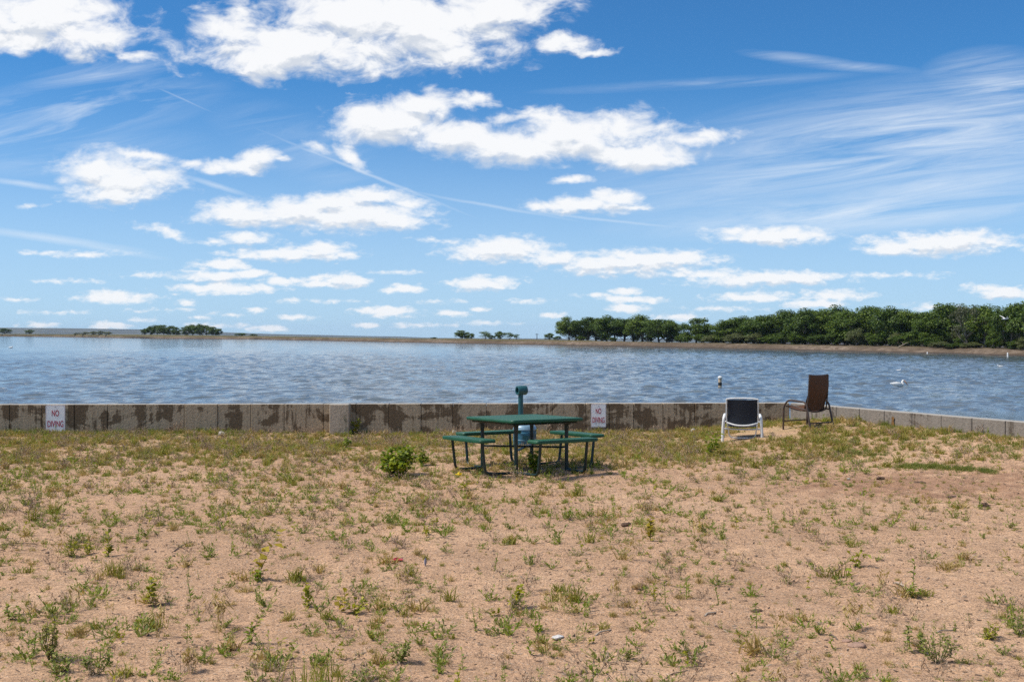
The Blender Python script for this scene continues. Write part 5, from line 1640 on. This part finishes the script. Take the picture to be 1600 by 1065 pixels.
# ------------------------------------------------------------------ sky, clouds and sun
SUN_EL, SUN_AZ = 55.0, -96.0       # azimuth from +Y, negative towards -X
def build_world():
    w = bpy.data.worlds.new('World'); SC.world = w; w.use_nodes = True
    nt = w.node_tree; nt.nodes.clear()
    out = nt.nodes.new('ShaderNodeOutputWorld')
    bg = nt.nodes.new('ShaderNodeBackground')
    nt.links.new(bg.outputs[0], out.inputs[0])
    sky = N(nt, 'ShaderNodeTexSky', sky_type='NISHITA')
    sky.sun_disc = False; sky.sun_elevation = R(SUN_EL); sky.sun_rotation = R(SUN_AZ)
    sky.altitude = 1400; sky.air_density = 1.0; sky.dust_density = .7; sky.ozone_density = 2.5
    STR = .10
    bg.inputs[1].default_value = STR
    d = N(nt, 'ShaderNodeTexCoord').outputs['Generated']
    s = N(nt, 'ShaderNodeSeparateXYZ', {0: d})
    yy = MA(nt, 'MAXIMUM', s.outputs[1], .06)
    u = MA(nt, 'DIVIDE', s.outputs[0], yy)
    v = MA(nt, 'DIVIDE', s.outputs[2], yy)
    # hundreds of photo pixels, measured from the point due north on the horizon
    U = MA(nt, 'MULTIPLY', u, 17.0); Vv = MA(nt, 'MULTIPLY', v, 17.0)
    # perspective-aware noise coordinates: detail shrinks towards the horizon
    vs = MA(nt, 'ADD', MA(nt, 'MAXIMUM', v, -.02), .085)
    hgt = N(nt, 'ShaderNodeMapRange', {0: v, 1: .03, 2: .20, 3: 0.0, 4: 1.0}).outputs[0]
    def cloud_noise(dv):
        hi = N(nt, 'ShaderNodeCombineXYZ', {0: MA(nt, 'MULTIPLY', U, 1.05), 1: MA(nt, 'MULTIPLY_ADD', Vv, 1.7, dv * 1.7), 2: 3.7}).outputs[0]
        lo = N(nt, 'ShaderNodeCombineXYZ', {0: MA(nt, 'MULTIPLY', U, 2.9), 1: MA(nt, 'MULTIPLY_ADD', Vv, 6.5, dv * 3.2), 2: 9.1}).outputs[0]
        a = NOISE(nt, hi, 1.5, 8, .6, .35); c = NOISE(nt, lo, 1.5, 7, .58, .25)
        return MA(nt, 'ADD', MA(nt, 'MULTIPLY', a, hgt), MA(nt, 'MULTIPLY', c, MA(nt, 'SUBTRACT', 1.0, hgt)))
    det = cloud_noise(0.0)
    det2 = cloud_noise(.10)
    warp = N(nt, 'ShaderNodeTexNoise', {'Vector': N(nt, 'ShaderNodeCombineXYZ', {0: MA(nt, 'MULTIPLY', U, 1.6), 1: MA(nt, 'MULTIPLY', Vv, 2.6), 2: 5.0}).outputs[0], 'Scale': 1.0, 'Detail': 4.0, 'Roughness': .6})
    wc = N(nt, 'ShaderNodeSeparateColor', {0: warp.outputs['Color']})
    amp = MA(nt, 'MULTIPLY', vs, 1.9)
    Uw = MA(nt, 'ADD', U, MA(nt, 'MULTIPLY', MA(nt, 'SUBTRACT', wc.outputs[0], .5), MA(nt, 'MULTIPLY', amp, 1.0)))
    Vw = MA(nt, 'ADD', Vv, MA(nt, 'MULTIPLY', MA(nt, 'SUBTRACT', wc.outputs[1], .5), MA(nt, 'MULTIPLY', amp, .6)))
    pw = N(nt, 'ShaderNodeCombineXYZ', {0: Uw, 1: Vw, 2: 0.0}).outputs[0]
    pw_up = N(nt, 'ShaderNodeCombineXYZ', {0: Uw, 1: MA(nt, 'ADD', Vw, MA(nt, 'MULTIPLY', vs, .75)), 2: 0.0}).outputs[0]
    p0 = N(nt, 'ShaderNodeCombineXYZ', {0: U, 1: Vv, 2: 0.0}).outputs[0]
    def field(vec, blobs, grow):
        acc = None
        for bl in blobs:
            cx, cy, rx, ry = bl[:4]
            rot = bl[4] if len(bl) > 4 else 0.0
            wt = bl[5] if len(bl) > 5 else 1.0
            mp = N(nt, 'ShaderNodeMapping', {'Vector': vec, 'Location': ((cx - 800) / 100, (HZ - cy) / 100, 0), 'Rotation': (0, 0, R(rot)), 'Scale': (rx / 100 * grow, ry / 100 * grow, 1)}, vector_type='TEXTURE')
            g = N(nt, 'ShaderNodeTexGradient', {0: mp.outputs[0]}, gradient_type='SPHERICAL').outputs['Fac']
            if wt != 1.0: g = MA(nt, 'MULTIPLY', g, wt)
            acc = g if acc is None else MA(nt, 'MAXIMUM', acc, g)
        return acc
    CU = [  # cumulus: centre, half width, half height (photo pixels)
        (470, 72, 185, 46), (430, 92, 120, 30), (640, 38, 190, 62), (560, 20, 180, 40), (360, 45, 70, 36), (700, 85, 60, 16), (790, 18, 110, 26), (880, 65, 45, 15), (925, 78, 35, 7, 0, .8), (690, 60, 80, 30),
        (60, 22, 130, 42), (140, 55, 66, 34), (30, 66, 70, 18, 0, .85), (205, 88, 46, 10, 0, .7), (-60, 30, 90, 50),
        (598, 192, 92, 30), (655, 165, 52, 24), (710, 215, 70, 24), (800, 228, 150, 26), (915, 212, 140, 36), (990, 242, 86, 22), (850, 186, 90, 12, 0, .75), (735, 160, 36, 11, 0, .85), (1090, 215, 60, 10, 8, .6),
        (188, 278, 98, 36), (150, 268, 50, 22), (180, 302, 60, 16), (228, 242, 52, 10, -8, .8), (365, 258, 70, 13), (402, 246, 42, 14), (440, 250, 28, 6, 0, .7), (300, 255, 30, 10, 0, .7),
        (560, 338, 112, 24), (520, 318, 60, 18), (385, 334, 82, 20), (465, 330, 76, 22), (580, 306, 60, 14), (640, 316, 34, 9, 0, .8), (610, 345, 60, 16),
        (262, 364, 44, 9, -14, .7), (385, 370, 46, 10, 0, .85), (330, 378, 40, 6, 0, .6), (455, 397, 98, 11), (495, 389, 48, 10), (400, 400, 50, 6, 0, .7), (675, 374, 40, 5, -5, .6),
        (343, 414, 42, 9), (330, 432, 66, 10, 0, .85), (352, 450, 84, 9), (395, 428, 40, 7), (440, 439, 42, 8, 0, .8), (535, 438, 50, 11), (505, 444, 30, 6),
        (182, 466, 62, 9), (175, 460, 34, 8), (628, 451, 30, 8), (758, 443, 56, 11), (605, 487, 46, 8), (705, 489, 28, 5, 0, .85), (745, 482, 24, 4, 0, .8), (398, 483, 18, 5, 0, .8), (462, 496, 28, 4, 0, .85), (290, 473, 20, 5, 0, .7), (30, 468, 30, 4, 0, .6),
        (780, 390, 84, 20), (860, 404, 50, 12), (985, 408, 130, 19), (930, 415, 60, 16), (1040, 404, 80, 12), (1190, 436, 118, 12), (1110, 428, 60, 9, 0, .85), (1240, 434, 70, 11),
        (1212, 368, 90, 13), (1150, 362, 45, 7, 0, .7), (1470, 380, 108, 18), (1500, 374, 60, 16), (1400, 388, 50, 10), (1580, 385, 40, 5, 0, .6),
        (905, 320, 84, 14), (960, 308, 40, 13), (840, 322, 30, 8, 0, .8), (990, 323, 36, 5, 0, .65), (895, 282, 34, 7, 0, .8),
        (1178, 464, 64, 8), (1300, 462, 60, 9, 0, .75), (1270, 474, 44, 7), (980, 456, 28, 7), (990, 468, 44, 6), (982, 482, 28, 7), (860, 492, 24, 5, 0, .9), (928, 462, 28, 4, 0, .7), (1570, 457, 50, 10), (1540, 452, 30, 8, 0, .8), (1060, 495, 34, 6, 0, .85),
        (425, 514, 32, 6), (60, 507, 26, 5, 0, .85), (172, 508, 32, 6), (575, 509, 24, 4, 0, .85), (140, 397, 60, 7, 0, .65), (45, 322, 26, 5, 0, .6), (70, 395, 40, 5, 0, .5), (455, 470, 30, 4, 0, .5), (225, 500, 30, 4, 0, .6), (545, 245, 30, 12, -30, .7), (500, 232, 26, 8, -25, .6), (310, 497, 20, 3, 0, .6),
        (1390, 495, 60, 8, 0, .7), (520, 470, 60, 4, 0, .55), (90, 488, 50, 4, 0, .55), (360, 492, 40, 4, 0, .6), (690, 470, 40, 4, 0, .5), (250, 485, 46, 4, 0, .5), (820, 470, 40, 4, 0, .5), (1120, 482, 60, 5, 0, .6), (1450, 480, 60, 6, 0, .6), (660, 508, 46, 4, 0, .65), (330, 510, 50, 5, 0, .6), (760, 505, 40, 4, 0, .6), (240, 428, 60, 5, 0, .5), (620, 425, 60, 4, 0, .5), (1400, 430, 90, 6, 0, .5), (100, 440, 60, 4, 0, .5),
    ]
    GROW = 1.50
    f1 = field(pw, CU, GROW)
    dens = MA(nt, 'ADD', f1, MA(nt, 'MULTIPLY', MA(nt, 'SUBTRACT', det, .5), 1.75))
    dens = MA(nt, 'MULTIPLY', dens, MA(nt, 'GREATER_THAN', f1, .002))
    cov = N(nt, 'ShaderNodeMapRange', {0: dens, 1: .09, 2: .74, 3: 0.0, 4: 1.0}, interpolation_type='SMOOTHSTEP').outputs[0]
    # undersides: the cloud is thicker just above than here
    f2 = field(pw_up, [b for b in CU if b[3] > 9], GROW)
    under = MA(nt, 'SUBTRACT', f2, f1)
    shade = MA(nt, 'ADD', MA(nt, 'MULTIPLY', under, 1.25), MA(nt, 'MULTIPLY', MA(nt, 'SUBTRACT', det2, det), 2.2))
    shade = N(nt, 'ShaderNodeMapRange', {0: shade, 1: -.03, 2: .46, 3: 0.0, 4: 1.0}, interpolation_type='SMOOTHSTEP').outputs[0]
    # thin streaks
    rv = SCALED(nt, SCALED(nt, p0, (1, 1, 1), (0, 0, R(-8))), (.34, 4.2, 1))
    st = NOISE(nt, rv, .85, 8, .66, .8)
    lv = SCALED(nt, SCALED(nt, p0, (1, 1, 1), (0, 0, R(-12))), (.45, 3.2, 1))
    st2 = NOISE(nt, lv, .9, 6, .62, .8)
    CI = [(1440, 215, 420, 90, 7), (1330, 265, 330, 34, 7), (1350, 330, 360, 34, 4), (1560, 140, 120, 60, 0), (1250, 92, 90, 9, -6, .7), (1330, 104, 110, 8, -4, .5), (1100, 130, 240, 9, 3, .45), (1180, 280, 260, 60, 5, .55), (1500, 290, 250, 60, 5, .8)]
    CIL = [(110, 172, 220, 50, 8), (60, 205, 240, 24, 8), (150, 120, 130, 24, 10, .8), (110, 240, 200, 30, 5, .5), (480, 235, 160, 50, -25, .4)]
    ci = MA(nt, 'MULTIPLY', field(p0, CI, 1.2), N(nt, 'ShaderNodeMapRange', {0: st, 1: .32, 2: .70, 3: 0.0, 4: 1.6}).outputs[0])
    cil = MA(nt, 'MULTIPLY', field(p0, CIL, 1.2), N(nt, 'ShaderNodeMapRange', {0: st2, 1: .42, 2: .72, 3: 0.0, 4: 1.2}).outputs[0])
    TR = [(565, 268, 145, 2.6, -22, .75), (770, 322, 110, 2.4, -10, .6), (960, 345, 150, 2.2, -6, .6), (490, 238, 30, 3.0, -22, .8), (338, 290, 46, 4, -17, .8), (40, 288, 60, 4.5, -8, .9), (75, 372, 130, 6, -8, .8), (150, 385, 90, 5, -10, .6), (285, 155, 44, 1.6, -24, .5)]
    tr = MA(nt, 'MULTIPLY', field(N(nt, 'ShaderNodeVectorMath', {0: p0, 1: N(nt, 'ShaderNodeCombineXYZ', {0: 0.0, 1: MA(nt, 'MULTIPLY', MA(nt, 'SUBTRACT', wc.outputs[2], .5), .06), 2: 0.0}).outputs[0]}, operation='ADD').outputs[0], TR, 1.4), .9)
    thin = MA(nt, 'MAXIMUM', MA(nt, 'MAXIMUM', ci, cil), tr)
    # broken cloud overhead, above the photograph
    zz = MA(nt, 'MAXIMUM', s.outputs[2], .08)
    hv = N(nt, 'ShaderNodeCombineXYZ', {0: MA(nt, 'DIVIDE', s.outputs[0], zz), 1: MA(nt, 'DIVIDE', s.outputs[1], zz), 2: 1.3}).outputs[0]
    hn = NOISE(nt, hv, 1.5, 6, .58, .2)
    high = N(nt, 'ShaderNodeMapRange', {0: s.outputs[2], 1: .31, 2: .45, 3: 0.0, 4: 1.0}, interpolation_type='SMOOTHSTEP').outputs[0]
    ov = MA(nt, 'MULTIPLY', N(nt, 'ShaderNodeMapRange', {0: hn, 1: .45, 2: .6, 3: 0.0, 4: 1.0}, interpolation_type='SMOOTHSTEP').outputs[0], high)
    ahead = MA(nt, 'GREATER_THAN', s.outputs[1], .06)
    cov = MA(nt, 'MULTIPLY', cov, ahead); thin = MA(nt, 'MULTIPLY', thin, ahead)
    # paler air low down
    low = N(nt, 'ShaderNodeMapRange', {0: s.outputs[2], 1: .0, 2: .24, 3: 1.0, 4: 0.0}, interpolation_type='SMOOTHSTEP').outputs[0]
    skc = MIX(nt, 1.0, sky.outputs[0], SKY_TINT, 'MULTIPLY')
    skc = MIX(nt, MA(nt, 'MULTIPLY', low, LOW_K), skc, [c / STR for c in LOW_C])
    cw = [c / STR for c in (.94, .945, .955)]; cg = [c / STR for c in (.66, .705, .775)]
    skc = MIX(nt, MA(nt, 'MULTIPLY', thin, .62, None, True), skc, [c / STR for c in (.80, .87, .95)])
    ccol = MIX(nt, shade, cw, cg)
    ccol = MIX(nt, MA(nt, 'MULTIPLY', low, .25), ccol, [c / STR for c in (.80, .86, .92)])
    skc = MIX(nt, ov, skc, [c / STR for c in (.82, .86, .92)])
    skc = MIX(nt, MA(nt, 'MULTIPLY', cov, .97), skc, ccol)
    nt.links.new(skc, bg.inputs[0])
    w.cycles.sampling_method = 'MANUAL'; w.cycles.sample_map_resolution = 512
SKY_TINT = (.36, .86, 1.22)
LOW_K = .7
LOW_C = (.53, .69, .91)
build_world()
sun = bpy.data.lights.new('sun', 'SUN')
sun.energy = 4.7; sun.angle = R(11); sun.color = (1, .955, .88)
so = bpy.data.objects.new('sun', sun); COL.objects.link(so)
el, az = R(SUN_EL), R(SUN_AZ)
dv = Vector((math.sin(az) * math.cos(el), math.cos(az) * math.cos(el), math.sin(el)))
so.rotation_euler = dv.to_track_quat('Z', 'Y').to_euler()
so.location = dv * 60

# ------------------------------------------------------------------ render settings
SC.view_settings.view_transform = 'Standard'
SC.view_settings.look = 'None'
SC.view_settings.exposure = 0.06
SC.view_settings.gamma = 1.0
SC.cycles.max_bounces = 5; SC.cycles.diffuse_bounces = 2; SC.cycles.glossy_bounces = 2; SC.cycles.transmission_bounces = 2
SC.cycles.volume_bounces = 0; SC.cycles.transparent_max_bounces = 4
SC.cycles.use_denoising = False
